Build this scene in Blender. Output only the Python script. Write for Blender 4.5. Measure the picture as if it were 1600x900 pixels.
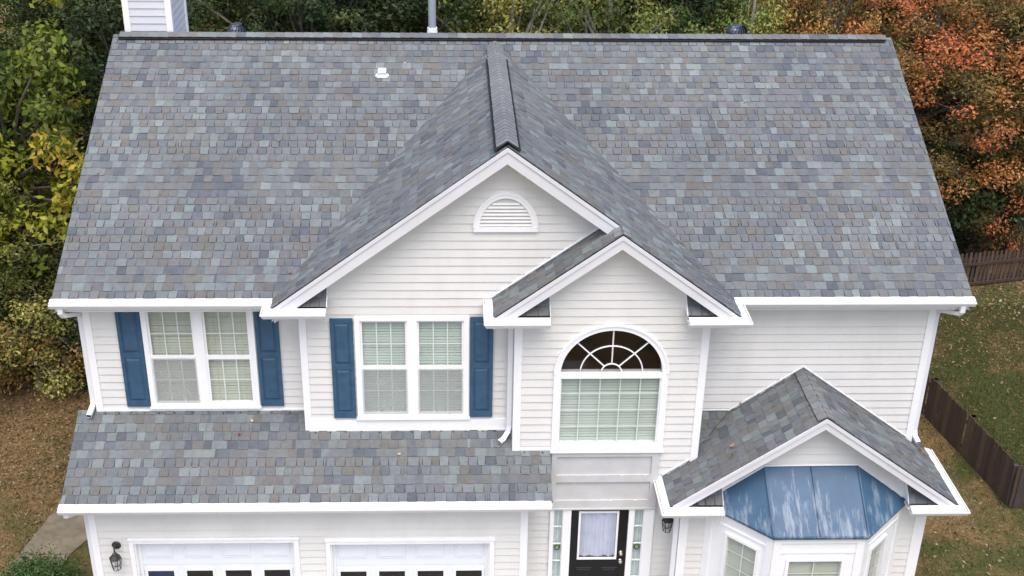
import bpy, math, random
import numpy as np
from mathutils import Vector, Matrix
random.seed(7)

sc = bpy.context.scene
COL = sc.collection
for o in list(bpy.data.objects): bpy.data.objects.remove(o)

# ------------------------------------------------------------------ camera
def make_camera():
    p, y, r = (math.radians(a) for a in (27.557, -2.02, 0.746))
    F = Vector((-math.sin(y)*math.cos(p), math.cos(y)*math.cos(p), -math.sin(p)))
    R = Vector((math.cos(y), math.sin(y), 0)); U = R.cross(F)
    R, U = R*math.cos(r)+U*math.sin(r), U*math.cos(r)-R*math.sin(r)
    cd = bpy.data.cameras.new('camera'); c = bpy.data.objects.new('camera', cd); COL.objects.link(c)
    m = Matrix((R, U, -F)).transposed().to_4x4(); m.translation = Vector((6.074, -16.562, 13.445))
    c.matrix_world = m
    cd.sensor_width = 36; cd.lens = 1993.76/1600*36
    cd.shift_x = 32.605/1600; cd.shift_y = 63.929/1600
    cd.clip_start = .1; cd.clip_end = 3000
    sc.camera = c
make_camera()

# ------------------------------------------------------------------ light
SUN_EL, SUN_AZ = 66, 176          # azimuth measured clockwise from +Y
w = bpy.data.worlds.new('World'); sc.world = w; w.use_nodes = True
nt = w.node_tree; nt.nodes.clear()
sky = nt.nodes.new('ShaderNodeTexSky'); sky.sky_type = 'NISHITA'; sky.sun_disc = False
sky.sun_elevation = math.radians(SUN_EL); sky.sun_rotation = math.radians(SUN_AZ)
sky.air_density = 1.0; sky.dust_density = 4.0; sky.ozone_density = 1.0; sky.altitude = 100
bg = nt.nodes.new('ShaderNodeBackground'); bg.inputs[1].default_value = .15
out = nt.nodes.new('ShaderNodeOutputWorld')
nt.links.new(sky.outputs[0], bg.inputs[0]); nt.links.new(bg.outputs[0], out.inputs[0])
sd = bpy.data.lights.new('sun', 'SUN'); sd.energy = 1.2; sd.angle = math.radians(50); sd.color = (1, .965, .92)
so = bpy.data.objects.new('sun', sd); COL.objects.link(so)
az, el = math.radians(SUN_AZ), math.radians(SUN_EL)
sdir = Vector((math.sin(az)*math.cos(el), math.cos(az)*math.cos(el), math.sin(el)))
so.rotation_euler = sdir.to_track_quat('Z', 'Y').to_euler(); so.location = (0, -10, 30)
vs = sc.view_settings
vs.view_transform = 'Standard'; vs.look = 'None'; vs.gamma = 1; vs.use_curve_mapping = False
vs.exposure = 0.86
sc.render.engine = 'CYCLES'
sc.cycles.max_bounces = 6; sc.cycles.transparent_max_bounces = 12

# ------------------------------------------------------------------ materials
def srgb(r, g, b):
    f = lambda c: (c/255/12.92) if c/255 <= .04045 else ((c/255+.055)/1.055)**2.4
    return (f(r), f(g), f(b), 1)
def mat(name):
    m = bpy.data.materials.new(name); m.use_nodes = True
    t = m.node_tree; b = t.nodes['Principled BSDF']
    return m, t, b
def N(t, kind, **kw):
    n = t.nodes.new(kind)
    for k, v in kw.items():
        if k in n.inputs.keys() if hasattr(n.inputs, 'keys') else False: n.inputs[k].default_value = v
        else: setattr(n, k, v)
    return n
def noise(t, scale, detail=4, vec=None, rough=.55):
    n = t.nodes.new('ShaderNodeTexNoise'); n.inputs['Scale'].default_value = scale
    n.inputs['Detail'].default_value = detail; n.inputs['Roughness'].default_value = rough
    if vec: t.links.new(vec, n.inputs['Vector'])
    return n
def ramp(t, src, stops):
    r = t.nodes.new('ShaderNodeValToRGB'); e = r.color_ramp.elements
    while len(e) > 1: e.remove(e[0])
    e[0].position = stops[0][0]; e[0].color = stops[0][1]
    for p, c in stops[1:]:
        x = e.new(p); x.color = c
    t.links.new(src, r.inputs[0]); return r
def mixc(t, fac, a, b, mode='MIX'):
    m = t.nodes.new('ShaderNodeMix'); m.data_type = 'RGBA'; m.blend_type = mode
    for s, v in ((m.inputs[0], fac), (m.inputs[6], a), (m.inputs[7], b)):
        if isinstance(v, (int, float)): s.default_value = v
        elif isinstance(v, tuple): s.default_value = v
        else: t.links.new(v, s)
    return m.outputs[2]
def coords(t, scale=(1, 1, 1), kind='Object'):
    tc = t.nodes.new('ShaderNodeTexCoord'); mp = t.nodes.new('ShaderNodeMapping')
    mp.inputs['Scale'].default_value = scale
    t.links.new(tc.outputs[kind], mp.inputs[0]); return mp.outputs[0]
def bump(t, b, src, strength, dist=.01):
    n = t.nodes.new('ShaderNodeBump'); n.inputs['Strength'].default_value = strength
    n.inputs['Distance'].default_value = dist
    t.links.new(src, n.inputs['Height']); t.links.new(n.outputs[0], b.inputs['Normal'])
def paint(name, col, rough=.5, var=.06, scale=3, stain=None, spec=.4, stretch=(1, 1, 1), stain_amt=.5):
    m, t, b = mat(name); v = coords(t, stretch)
    n = noise(t, scale, 6, v)
    lo = tuple(c*(1-var) for c in col[:3])+(1,); hi = tuple(min(1, c*(1+var)) for c in col[:3])+(1,)
    c = ramp(t, n.outputs[0], [(.3, lo), (.7, hi)]).outputs[0]
    if stain:
        n2 = noise(t, 1.3, 8, coords(t, (1.2, 1.2, .35)), .7)
        f = ramp(t, n2.outputs[0], [(.5, (0, 0, 0, 1)), (.78, (stain_amt,)*3+(1,))]).outputs[0]
        c = mixc(t, f, c, stain)
    t.links.new(c, b.inputs['Base Color']); b.inputs['Roughness'].default_value = rough
    b.inputs['Specular IOR Level'].default_value = spec
    n3 = noise(t, 60, 3, v); bump(t, b, n3.outputs[0], .08, .004)
    return m
M = {}
M['siding'] = paint('siding_vinyl', (.70, .683, .652, 1), .55, .03, 2, (.57, .545, .50, 1), .3, stain_amt=.5)
M['trim'] = paint('white_trim', (.85, .85, .85, 1), .45, .02, 4, (.66, .65, .62, 1), stain_amt=.3)
M['fascia'] = paint('fascia_paint', (.66, .66, .675, 1), .5, .03, 4, (.52, .51, .49, 1), stain_amt=.35)
M['chase'] = paint('chimney_vinyl', (.60, .61, .64, 1), .5, .03, 2, (.55, .55, .55, 1), stain_amt=.2)
M['gutter'] = paint('gutter_aluminium', (.74, .74, .755, 1), .4, .02, 5, (.62, .61, .58, 1), stain_amt=.25)
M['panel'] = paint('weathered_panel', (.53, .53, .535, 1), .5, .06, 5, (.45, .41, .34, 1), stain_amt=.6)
M['garage'] = paint('garage_paint', (.78, .80, .84, 1), .4, .02, 3)
M['shutter'] = paint('shutter_blue', (.036, .088, .155, 1), .5, .16, 9)
M['black'] = paint('black_paint', (.006, .006, .007, 1), .3, .2, 6)
M['mesh_black'] = paint('black_vent_mesh', (.012, .012, .014, 1), .6, .2, 30)
M['bronze'] = paint('dark_bronze', (.03, .026, .024, 1), .4, .2, 20)
M['brass'] = paint('satin_nickel', (.55, .5, .42, 1), .25, .05, 5); M['brass'].node_tree.nodes['Principled BSDF'].inputs['Metallic'].default_value = .9
M['muntin'] = paint('muntin_pale', (.78, .81, .78, 1), .5, .02, 4)
M['muntin_w'] = paint('muntin_white', (.8, .8, .8, 1), .5, .02, 4)
M['blind'] = paint('blind_slats', (.56, .57, .48, 1), .6, .05, 2)
M['blind_green'] = paint('blind_slats_green', (.54, .60, .55, 1), .6, .05, 2)
M['curtain_lav'] = paint('lavender_curtain', (.58, .58, .74, 1), .9, .08, 6)
M['curtain_pale'] = paint('pale_curtain', (.66, .74, .74, 1), .9, .08, 6)
M['inner'] = paint('dark_interior', (.022, .012, .010, 1), .9, .4, 1.2)
M['tarp'] = paint('blue_tarp', (.01, .06, .22, 1), .5, .3, 3)
M['galv'] = paint('galvanised_pipe', (.36, .40, .46, 1), .45, .1, 8); M['galv'].node_tree.nodes['Principled BSDF'].inputs['Metallic'].default_value = .3
M['turb'] = paint('turbine_metal', (.03, .034, .045, 1), .3, .2, 8); M['turb'].node_tree.nodes['Principled BSDF'].inputs['Metallic'].default_value = .5
M['turb_l'] = paint('turbine_dome', (.06, .07, .09, 1), .3, .2, 8); M['turb_l'].node_tree.nodes['Principled BSDF'].inputs['Metallic'].default_value = .6
M['deck'] = paint('roof_underlay', (.03, .03, .033, 1), .9, .2, 10)
M['concrete'] = paint('old_concrete', (.19, .16, .115, 1), .9, .3, 2.5, (.065, .06, .035, 1), .2, stain_amt=.95)
M['drive'] = paint('driveway_concrete', (.34, .33, .30, 1), .85, .12, 1.5, (.2, .19, .16, 1), .2)
M['grime'] = paint('grime', (.42, .36, .27, 1), .9, .2, 20)
M['emblem'] = paint('wreath_green', (.06, .12, .05, 1), .6, .3, 30)
M['gold'] = paint('wreath_centre', (.35, .3, .2, 1), .5, .1, 30)

def shingle_mat():
    m, t, b = mat('asphalt_shingles')
    a = t.nodes.new('ShaderNodeAttribute'); a.attribute_name = 'tint'
    v = coords(t)
    n1 = noise(t, 260, 2, v, .7); n2 = noise(t, .55, 5, v); n3 = noise(t, 14, 4, v)
    c = mixc(t, 1.0, a.outputs[0], ramp(t, n1.outputs[0], [(.25, (.72,)*3+(1,)), (.75, (1.28,)*3+(1,))]).outputs[0], 'MULTIPLY')
    c = mixc(t, 1.0, c, ramp(t, n2.outputs[0], [(.3, (.88, .88, .9, 1)), (.7, (1.1, 1.09, 1.06, 1))]).outputs[0], 'MULTIPLY')
    c = mixc(t, 1.0, c, ramp(t, n3.outputs[0], [(.3, (.88,)*3+(1,)), (.7, (1.10,)*3+(1,))]).outputs[0], 'MULTIPLY')
    t.links.new(c, b.inputs['Base Color']); b.inputs['Roughness'].default_value = .93
    b.inputs['Specular IOR Level'].default_value = .15
    bump(t, b, n1.outputs[0], .35, .003)
    return m
M['shingle'] = shingle_mat()

def metal_roof_mat():
    m, t, b = mat('worn_blue_metal')
    # chalky worn streaks that run down the slope (object space is metres)
    v = coords(t, (6.5, 1.0, 1.0))
    n1 = noise(t, 2.0, 9, v, .68)
    n2 = noise(t, 1.1, 3, coords(t, (1.4, 1, 1)))
    tc = t.nodes.new('ShaderNodeTexCoord'); sp = t.nodes.new('ShaderNodeSeparateXYZ'); t.links.new(tc.outputs['Object'], sp.inputs[0])
    mr = t.nodes.new('ShaderNodeMapRange'); mr.inputs[1].default_value = 3.2; mr.inputs[2].default_value = 2.5
    mr.inputs[3].default_value = -.11; mr.inputs[4].default_value = .10
    t.links.new(sp.outputs[2], mr.inputs[0])
    ad = t.nodes.new('ShaderNodeMath'); ad.operation = 'ADD'; t.links.new(n1.outputs[0], ad.inputs[0]); t.links.new(mr.outputs[0], ad.inputs[1])
    ad2 = t.nodes.new('ShaderNodeMath'); ad2.operation = 'MULTIPLY_ADD'; ad2.inputs[1].default_value = .55; ad2.inputs[2].default_value = -.275
    t.links.new(n2.outputs[0], ad2.inputs[0])
    ad3 = t.nodes.new('ShaderNodeMath'); ad3.operation = 'ADD'; t.links.new(ad.outputs[0], ad3.inputs[0]); t.links.new(ad2.outputs[0], ad3.inputs[1])
    f = ramp(t, ad3.outputs[0], [(.56, (0, 0, 0, 1)), (.62, (.28, .28, .28, 1)), (.74, (.68, .68, .68, 1))]).outputs[0]
    n4 = noise(t, 3, 5, coords(t))
    base = ramp(t, n4.outputs[0], [(.3, (.030, .078, .142, 1)), (.7, (.045, .100, .172, 1))]).outputs[0]
    c = mixc(t, f, base, (.30, .34, .38, 1))
    t.links.new(c, b.inputs['Base Color']); b.inputs['Roughness'].default_value = .55
    bump(t, b, noise(t, 25, 3, coords(t)).outputs[0], .1, .01)
    return m
M['bluemetal'] = metal_roof_mat()

def glass_mat(name, tint, k=.9):
    m = bpy.data.materials.new(name); m.use_nodes = True; t = m.node_tree; t.nodes.clear()
    tr = t.nodes.new('ShaderNodeBsdfTransparent'); tr.inputs[0].default_value = tint
    gl = t.nodes.new('ShaderNodeBsdfGlossy'); gl.inputs['Roughness'].default_value = .03
    lw = t.nodes.new('ShaderNodeLayerWeight'); lw.inputs[0].default_value = .5
    pw = t.nodes.new('ShaderNodeMath'); pw.operation = 'POWER'; pw.inputs[1].default_value = 4; t.links.new(lw.outputs['Facing'], pw.inputs[0])
    fr = t.nodes.new('ShaderNodeMath'); fr.operation = 'MULTIPLY_ADD'; fr.inputs[1].default_value = .85; fr.inputs[2].default_value = .07; t.links.new(pw.outputs[0], fr.inputs[0])
    n = noise(t, 1.5, 2, coords(t)); bp = t.nodes.new('ShaderNodeBump'); bp.inputs['Strength'].default_value = .05
    t.links.new(n.outputs[0], bp.inputs['Height']); t.links.new(bp.outputs[0], gl.inputs['Normal'])
    mx = t.nodes.new('ShaderNodeMixShader'); o = t.nodes.new('ShaderNodeOutputMaterial')
    t.links.new(fr.outputs[0], mx.inputs[0]); t.links.new(tr.outputs[0], mx.inputs[1]); t.links.new(gl.outputs[0], mx.inputs[2])
    t.links.new(mx.outputs[0], o.inputs[0]); return m
M['glass'] = glass_mat('window_glass', (.93, .955, .935, 1))
M['glass_dark'] = glass_mat('tinted_glass', (.7, .7, .68, 1))
def screen_mat():
    m = bpy.data.materials.new('insect_screen'); m.use_nodes = True; t = m.node_tree; t.nodes.clear()
    tr = t.nodes.new('ShaderNodeBsdfTransparent'); d = t.nodes.new('ShaderNodeBsdfDiffuse')
    n = noise(t, 3, 4, coords(t)); c = ramp(t, n.outputs[0], [(.3, (.42, .43, .42, 1)), (.7, (.48, .49, .48, 1))])
    t.links.new(c.outputs[0], d.inputs[0])
    mx = t.nodes.new('ShaderNodeMixShader'); mx.inputs[0].default_value = .42; o = t.nodes.new('ShaderNodeOutputMaterial')
    t.links.new(tr.outputs[0], mx.inputs[1]); t.links.new(d.outputs[0], mx.inputs[2]); t.links.new(mx.outputs[0], o.inputs[0]); return m
M['screen'] = screen_mat()
def leaf_mat(name):
    m = bpy.data.materials.new(name); m.use_nodes = True; t = m.node_tree; t.nodes.clear()
    a = t.nodes.new('ShaderNodeAttribute'); a.attribute_name = 'tint'
    oi = t.nodes.new('ShaderNodeObjectInfo')
    hs = t.nodes.new('ShaderNodeHueSaturation')
    mr = t.nodes.new('ShaderNodeMapRange'); mr.inputs[3].default_value = .485; mr.inputs[4].default_value = .515
    t.links.new(oi.outputs['Random'], mr.inputs[0]); t.links.new(mr.outputs[0], hs.inputs['Hue'])
    t.links.new(a.outputs[0], hs.inputs['Color'])
    d = t.nodes.new('ShaderNodeBsdfPrincipled'); d.inputs['Roughness'].default_value = .55; d.inputs['Specular IOR Level'].default_value = .25
    tr = t.nodes.new('ShaderNodeBsdfTranslucent')
    t.links.new(hs.outputs[0], d.inputs['Base Color']); t.links.new(hs.outputs[0], tr.inputs[0])
    mx = t.nodes.new('ShaderNodeMixShader'); mx.inputs[0].default_value = .25; o = t.nodes.new('ShaderNodeOutputMaterial')
    t.links.new(d.outputs[0], mx.inputs[1]); t.links.new(tr.outputs[0], mx.inputs[2]); t.links.new(mx.outputs[0], o.inputs[0]); return m
M['leaf'] = leaf_mat('foliage')
M['bark'] = paint('bark', (.10, .085, .065, 1), .95, .4, 8, stretch=(1, 1, .2))
M['bark_pale'] = paint('pale_bark', (.22, .20, .16, 1), .95, .3, 8, stretch=(1, 1, .2))
def fence_mat(name, col):
    m, t, b = mat(name); a = t.nodes.new('ShaderNodeAttribute'); a.attribute_name = 'tint'
    n = noise(t, 5, 6, coords(t, (6, 6, .6)), .7)
    c = mixc(t, 1, a.outputs[0], ramp(t, n.outputs[0], [(.25, (.55,)*3+(1,)), (.75, (1.5,)*3+(1,))]).outputs[0], 'MULTIPLY')
    n2 = noise(t, 9, 6, coords(t), .7)
    c = mixc(t, ramp(t, n2.outputs[0], [(.62, (0, 0, 0, 1)), (.72, (.4, .4, .4, 1))]).outputs[0], c, (.22, .2, .18, 1))
    t.links.new(c, b.inputs['Base Color']); b.inputs['Roughness'].default_value = .9; bump(t, b, n.outputs[0], .3, .01)
    return m
M['fence'] = fence_mat('weathered_fence_wood', None)
def ground_mat():
    m, t, b = mat('lawn_and_leaf_litter'); v = coords(t)
    big = noise(t, .22, 5, v, .6); mid = noise(t, 1.1, 6, v, .7); fine = noise(t, 14, 8, v, .8); spk = noise(t, 45, 4, v, .8)
    sp = t.nodes.new('ShaderNodeSeparateXYZ'); t.links.new(v, sp.inputs[0])
    grass = ramp(t, fine.outputs[0], [(.3, (.034, .044, .014, 1)), (.55, (.075, .082, .028, 1)), (.75, (.14, .13, .055, 1))]).outputs[0]
    dirt = ramp(t, fine.outputs[0], [(.3, (.08, .054, .027, 1)), (.5, (.20, .125, .060, 1)), (.7, (.30, .215, .115, 1))]).outputs[0]
    # leaf litter lies thick near the wood line and thins out over the lawn
    k = t.nodes.new('ShaderNodeMapRange'); k.inputs[1].default_value = 2; k.inputs[2].default_value = 13; k.inputs[3].default_value = -.02; k.inputs[4].default_value = .26
    t.links.new(sp.outputs[1], k.inputs[0])
    kx = t.nodes.new('ShaderNodeMapRange'); kx.inputs[1].default_value = 14; kx.inputs[2].default_value = 17.5; kx.inputs[3].default_value = .12; kx.inputs[4].default_value = -.20
    t.links.new(sp.outputs[0], kx.inputs[0])
    s = None
    for src in (big.outputs[0], k.outputs[0], kx.outputs[0]):
        if s is None: s = src; continue
        a = t.nodes.new('ShaderNodeMath'); a.operation = 'ADD'; t.links.new(s, a.inputs[0]); t.links.new(src, a.inputs[1]); s = a.outputs[0]
    a = t.nodes.new('ShaderNodeMath'); a.operation = 'MULTIPLY_ADD'; a.inputs[1].default_value = .7; t.links.new(mid.outputs[0], a.inputs[0]); t.links.new(s, a.inputs[2])
    f = ramp(t, a.outputs[0], [(.80, (0, 0, 0, 1)), (.98, (1, 1, 1, 1))]).outputs[0]
    c = mixc(t, f, grass, dirt)
    c = mixc(t, ramp(t, spk.outputs[0], [(.64, (0, 0, 0, 1)), (.7, (.7, .7, .7, 1))]).outputs[0], c, (.22, .15, .08, 1))
    t.links.new(c, b.inputs['Base Color']); b.inputs['Roughness'].default_value = 1; b.inputs['Specular IOR Level'].default_value = .1
    bump(t, b, fine.outputs[0], .6, .04)
    return m
M['ground'] = ground_mat()

# ------------------------------------------------------------------ mesh helpers
class MB:
    def __init__(s): s.v = []; s.f = []; s.c = []
    def face(s, pts, col=None):
        i = len(s.v); s.v += [tuple(p) for p in pts]; s.f.append(tuple(range(i, i+len(pts)))); s.c.append(col)
    def hexa(s, a, b, col=None):      # a: bottom quad, b: top quad (same winding, ccw from above)
        i = len(s.v); s.v += [tuple(p) for p in a]+[tuple(p) for p in b]; n = len(a)
        fs = [tuple(i+n-1-k for k in range(n)), tuple(i+n+k for k in range(n))]
        fs += [(i+k, i+(k+1) % n, i+n+(k+1) % n, i+n+k) for k in range(n)]
        s.f += fs; s.c += [col]*len(fs)
    def box(s, x0, x1, y0, y1, z0, z1, col=None, bev=0):
        a = [(x0, y0, z0), (x1, y0, z0), (x1, y1, z0), (x0, y1, z0)]
        s.hexa(a, [(p[0], p[1], z1) for p in a], col)
    def tube(s, pts, rad, n=8, col=None, cap=True):
        pts = [Vector(p) for p in pts]; rings = []
        rad = rad if hasattr(rad, '__len__') else [rad]*len(pts)
        for k, p in enumerate(pts):
            d = (pts[min(k+1, len(pts)-1)]-pts[max(k-1, 0)]).normalized()
            a = d.cross(Vector((0, 0, 1)));  a = a if a.length > .1 else d.cross(Vector((1, 0, 0)))
            a.normalize(); b = d.cross(a)
            i = len(s.v); s.v += [tuple(p+(a*math.cos(q*2*math.pi/n)+b*math.sin(q*2*math.pi/n))*rad[k]) for q in range(n)]; rings.append(i)
        for r0, r1 in zip(rings, rings[1:]):
            for q in range(n): s.f.append((r0+q, r1+q, r1+(q+1) % n, r0+(q+1) % n)); s.c.append(col)
        if cap:
            s.f.append(tuple(rings[0]+q for q in range(n))); s.f.append(tuple(rings[-1]+n-1-q for q in range(n))); s.c += [col, col]
    def lathe(s, c, prof, n=20, col=None):    # prof: (r, z)
        rings = []
        for r, z in prof:
            i = len(s.v); s.v += [(c[0]+r*math.cos(q*2*math.pi/n), c[1]+r*math.sin(q*2*math.pi/n), c[2]+z) for q in range(n)]; rings.append(i)
        for r0, r1 in zip(rings, rings[1:]):
            for q in range(n): s.f.append((r0+q, r0+(q+1) % n, r1+(q+1) % n, r1+q)); s.c.append(col)
        s.f.append(tuple(rings[-1]+q for q in range(n))); s.c.append(col)
        s.f.append(tuple(rings[0]+n-1-q for q in range(n))); s.c.append(col)
    def build(s, name, m, parent=None, smooth=False, T=None):
        me = bpy.data.meshes.new(name)
        vv = s.v if T is None else [tuple(T @ Vector(p)) for p in s.v]
        me.from_pydata(vv, [], s.f); me.materials.append(m)
        if any(c is not None for c in s.c):
            at = me.color_attributes.new('tint', 'FLOAT_COLOR', 'CORNER'); buf = []
            for f, c in zip(s.f, s.c):
                c = c or (1, 1, 1); buf += [c[0], c[1], c[2], 1]*len(f)
            at.data.foreach_set('color', buf)
        if smooth: me.polygons.foreach_set('use_smooth', [True]*len(s.f))
        me.update()
        o = bpy.data.objects.new(name, me); COL.objects.link(o)
        if parent is not None: o.parent = parent
        return o
def empty(name, loc=(0, 0, 0)):
    o = bpy.data.objects.new(name, None); COL.objects.link(o); o.location = loc; o.empty_display_size = .3; return o
def tag(o, label=None, cat=None, group=None, kind=None):
    for k, v in (('label', label), ('category', cat), ('group', group), ('kind', kind)):
        if v: o[k] = v
    return o
def clip(poly, a, b, c):           # keep a*x+b*y<=c, poly of tuples (2D)
    o = []
    for i in range(len(poly)):
        p, q = poly[i], poly[(i+1) % len(poly)]; dp = a*p[0]+b*p[1]-c; dq = a*q[0]+b*q[1]-c
        if dp <= 0: o.append(p)
        if dp*dq < 0:
            t = dp/(dp-dq); o.append((p[0]+t*(q[0]-p[0]), p[1]+t*(q[1]-p[1])))
    return o
def area(p): return .5*sum(p[i][0]*p[(i+1) % len(p)][1]-p[(i+1) % len(p)][0]*p[i][1] for i in range(len(p)))
def clip_convex(poly, cp):
    if area(cp) < 0: cp = cp[::-1]
    for i in range(len(cp)):
        p, q = cp[i], cp[(i+1) % len(cp)]
        nx, ny = q[1]-p[1], -(q[0]-p[0])
        poly = clip(poly, nx, ny, nx*p[0]+ny*p[1])
        if len(poly) < 3: return []
    return poly

# shingled plane --------------------------------------------------------------
PAL = [((.180, .204, .208), 9), ((.160, .180, .185), 13), ((.141, .153, .163), 24), ((.140, .144, .147), 22),
       ((.136, .134, .129), 14), ((.118, .129, .144), 13), ((.099, .109, .124), 7), ((.151, .157, .160), 12)]
def pick(rng):
    r = rng.random()*sum(w for _, w in PAL)
    for c, w_ in PAL:
        r -= w_
        if r <= 0: break
    k = rng.uniform(.93, 1.07); return tuple(x*k for x in c)
EXPO = .15
def shingles(name, O, Udir, Vdir, poly, parent, seed, expo=EXPO, tint=1.0, thick=.05):
    """poly: convex polygon in (u along eave, v up slope) metres on the roof plane"""
    rng = random.Random(seed); O = Vector(O); Ud = Vector(Udir).normalized(); Vd = Vector(Vdir).normalized(); Nn = Ud.cross(Vd)
    if Nn.z < 0: Nn = -Nn
    P = lambda u, v, h: O+Ud*u+Vd*v+Nn*h
    if area(poly) < 0: poly = poly[::-1]
    mb = MB()
    flip = Ud.cross(Vd).z < 0
    def prism(pl, hf, col, edge):
        if area(pl) < 0: pl = pl[::-1]
        top = [P(u, v, hf(v)) for u, v in pl]; bot = [P(u, v, -.006) for u, v in pl]
        if flip: top = top[::-1]; bot = bot[::-1]
        mb.face(top, col)
        n = len(top)
        for i in range(n):
            low = abs(pl[i][1]-pl[(i+1) % n][1]) < .02 and pl[i][1] < hf.mid
            mb.face([bot[i], bot[(i+1) % n], top[(i+1) % n], top[i]], edge if low else tuple(c_*.8 for c_ in col))
    us = [p[0] for p in poly]; vs_ = [p[1] for p in poly]
    k0 = math.floor(min(vs_)/expo); k1 = math.ceil(max(vs_)/expo)
    for k in range(k0, k1):
        v0, v1 = k*expo, (k+1)*expo
        u = min(us)-rng.random()*.3; prev = None; alt = True
        wob = rng.uniform(-.004, .004)
        skew = rng.uniform(.0, .012)
        while u < max(us):
            big = rng.random() < .5
            w_ = rng.uniform(.13, .18) if big else rng.uniform(.10, .145)
            if rng.random() < .06: w_ = rng.uniform(.03, .05)
            col = pick(rng)
            if prev and sum(prev) > .53 and sum(col) > .53 and rng.random() < .8: col = pick(rng)
            if prev and rng.random() < .06: col = tuple(c*rng.uniform(.95, 1.05) for c in prev)
            prev = col
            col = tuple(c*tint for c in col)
            h = .007 if rng.random() < .15 else (.011 if alt else .006)+rng.uniform(-.001, .001); alt = not alt
            drop = rng.uniform(-.004, .004) + (.006 if h > .009 else 0)
            cell = [(u+skew, v0-drop-wob), (u+w_-skew*.5, v0-drop-wob), (u+w_, v1+.01), (u, v1+.01)]
            cell = clip_convex(cell, poly)
            if len(cell) >= 3 and abs(area(cell)) > 1e-5:
                hf = lambda v, h=h, v0=v0: h-(h-.001)*max(0, min(1, (v-v0)/expo))
                hf.mid = v0+expo*.5
                prism(cell, hf, col, (.045, .048, .055))
            u += w_
    # deck below
    top = [P(u, v, -.002) for u, v in poly]; bot = [P(u, v, -thick) for u, v in poly]
    if flip: top = top[::-1]; bot = bot[::-1]
    mb.hexa(bot, top, (.045, .045, .05))
    return mb.build(name, M['shingle'], parent)
def plane_poly(O, Ud, Vd, pts):
    O = Vector(O); Ud = Vector(Ud).normalized(); Vd = Vector(Vd).normalized()
    return [((Vector(p)-O).dot(Ud), (Vector(p)-O).dot(Vd)) for p in pts]
# ridge caps ------------------------------------------------------------------
def ridge_caps(name, A, B, s1, s2, parent, seed, half=.15, lift=.012, step=.14, vent=False, var=.5):
    """caps run from A to B; s1, s2 unit vectors pointing down each slope"""
    rng = random.Random(seed); A = Vector(A); B = Vector(B); d = (B-A); L = d.length; d.normalize(); s1 = Vector(s1).normalized(); s2 = Vector(s2).normalized()
    n = int(L/step); st = L/n; mb = MB(); up = Vector((0, 0, 1))
    for k in range(n):
        col = tuple(var*c+(1-var)*m_ for c, m_ in zip(pick(rng), (.22, .228, .235))); lo = lift+.009; hi = lift+.002
        a, b = A+d*(k*st-.004), A+d*((k+1)*st+.02)
        hw = half*rng.uniform(.98, 1.03)
        def sect(p, h):
            out_ = []
            for s_, sg in ((s1, 1), (s2, -1)):
                pts = [p+s_*(hw*f)+up*(h-.015*(1-f)) for f in (1, .55, .16)]
                out_ += pts if sg == 1 else pts[::-1]
            return out_
        S0, S1 = sect(a, lo), sect(b, hi); Z0 = [p-up*.009 for p in S0]; Z1 = [p-up*.009 for p in S1]
        for i in range(len(S0)-1): mb.face([S0[i], S0[i+1], S1[i+1], S1[i]], col)
        for i in range(len(S0)-1): mb.face([Z0[i], Z0[i+1], S0[i+1], S0[i]], (.14, .144, .15))
        mb.face([Z0[0], S0[0], S1[0], Z1[0]], (.03, .03, .034)); mb.face([Z0[-1], S0[-1], S1[-1], Z1[-1]], (.03, .03, .034))
    o = mb.build(name, M['shingle'], parent)
    if vent:
        mb = MB(); e = half+.012
        for s_ in (s1, s2):
            nrm = d.cross(s_);  nrm = nrm if nrm.z > 0 else -nrm
            a, b = A-d*.02, B
            q = [a+s_*.02, a+s_*e, b+s_*e, b+s_*.02]
            mb.hexa([p+nrm*.002 for p in q], [p+nrm*(lift*.35) for p in q])
            if half > .16: mb.tube([a+s_*(half+.016)+nrm*.014, b+s_*(half+.016)+nrm*.014], .0125, 6)
        mb.build('vent_strip', M['mesh_black'], o)
    return o

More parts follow.
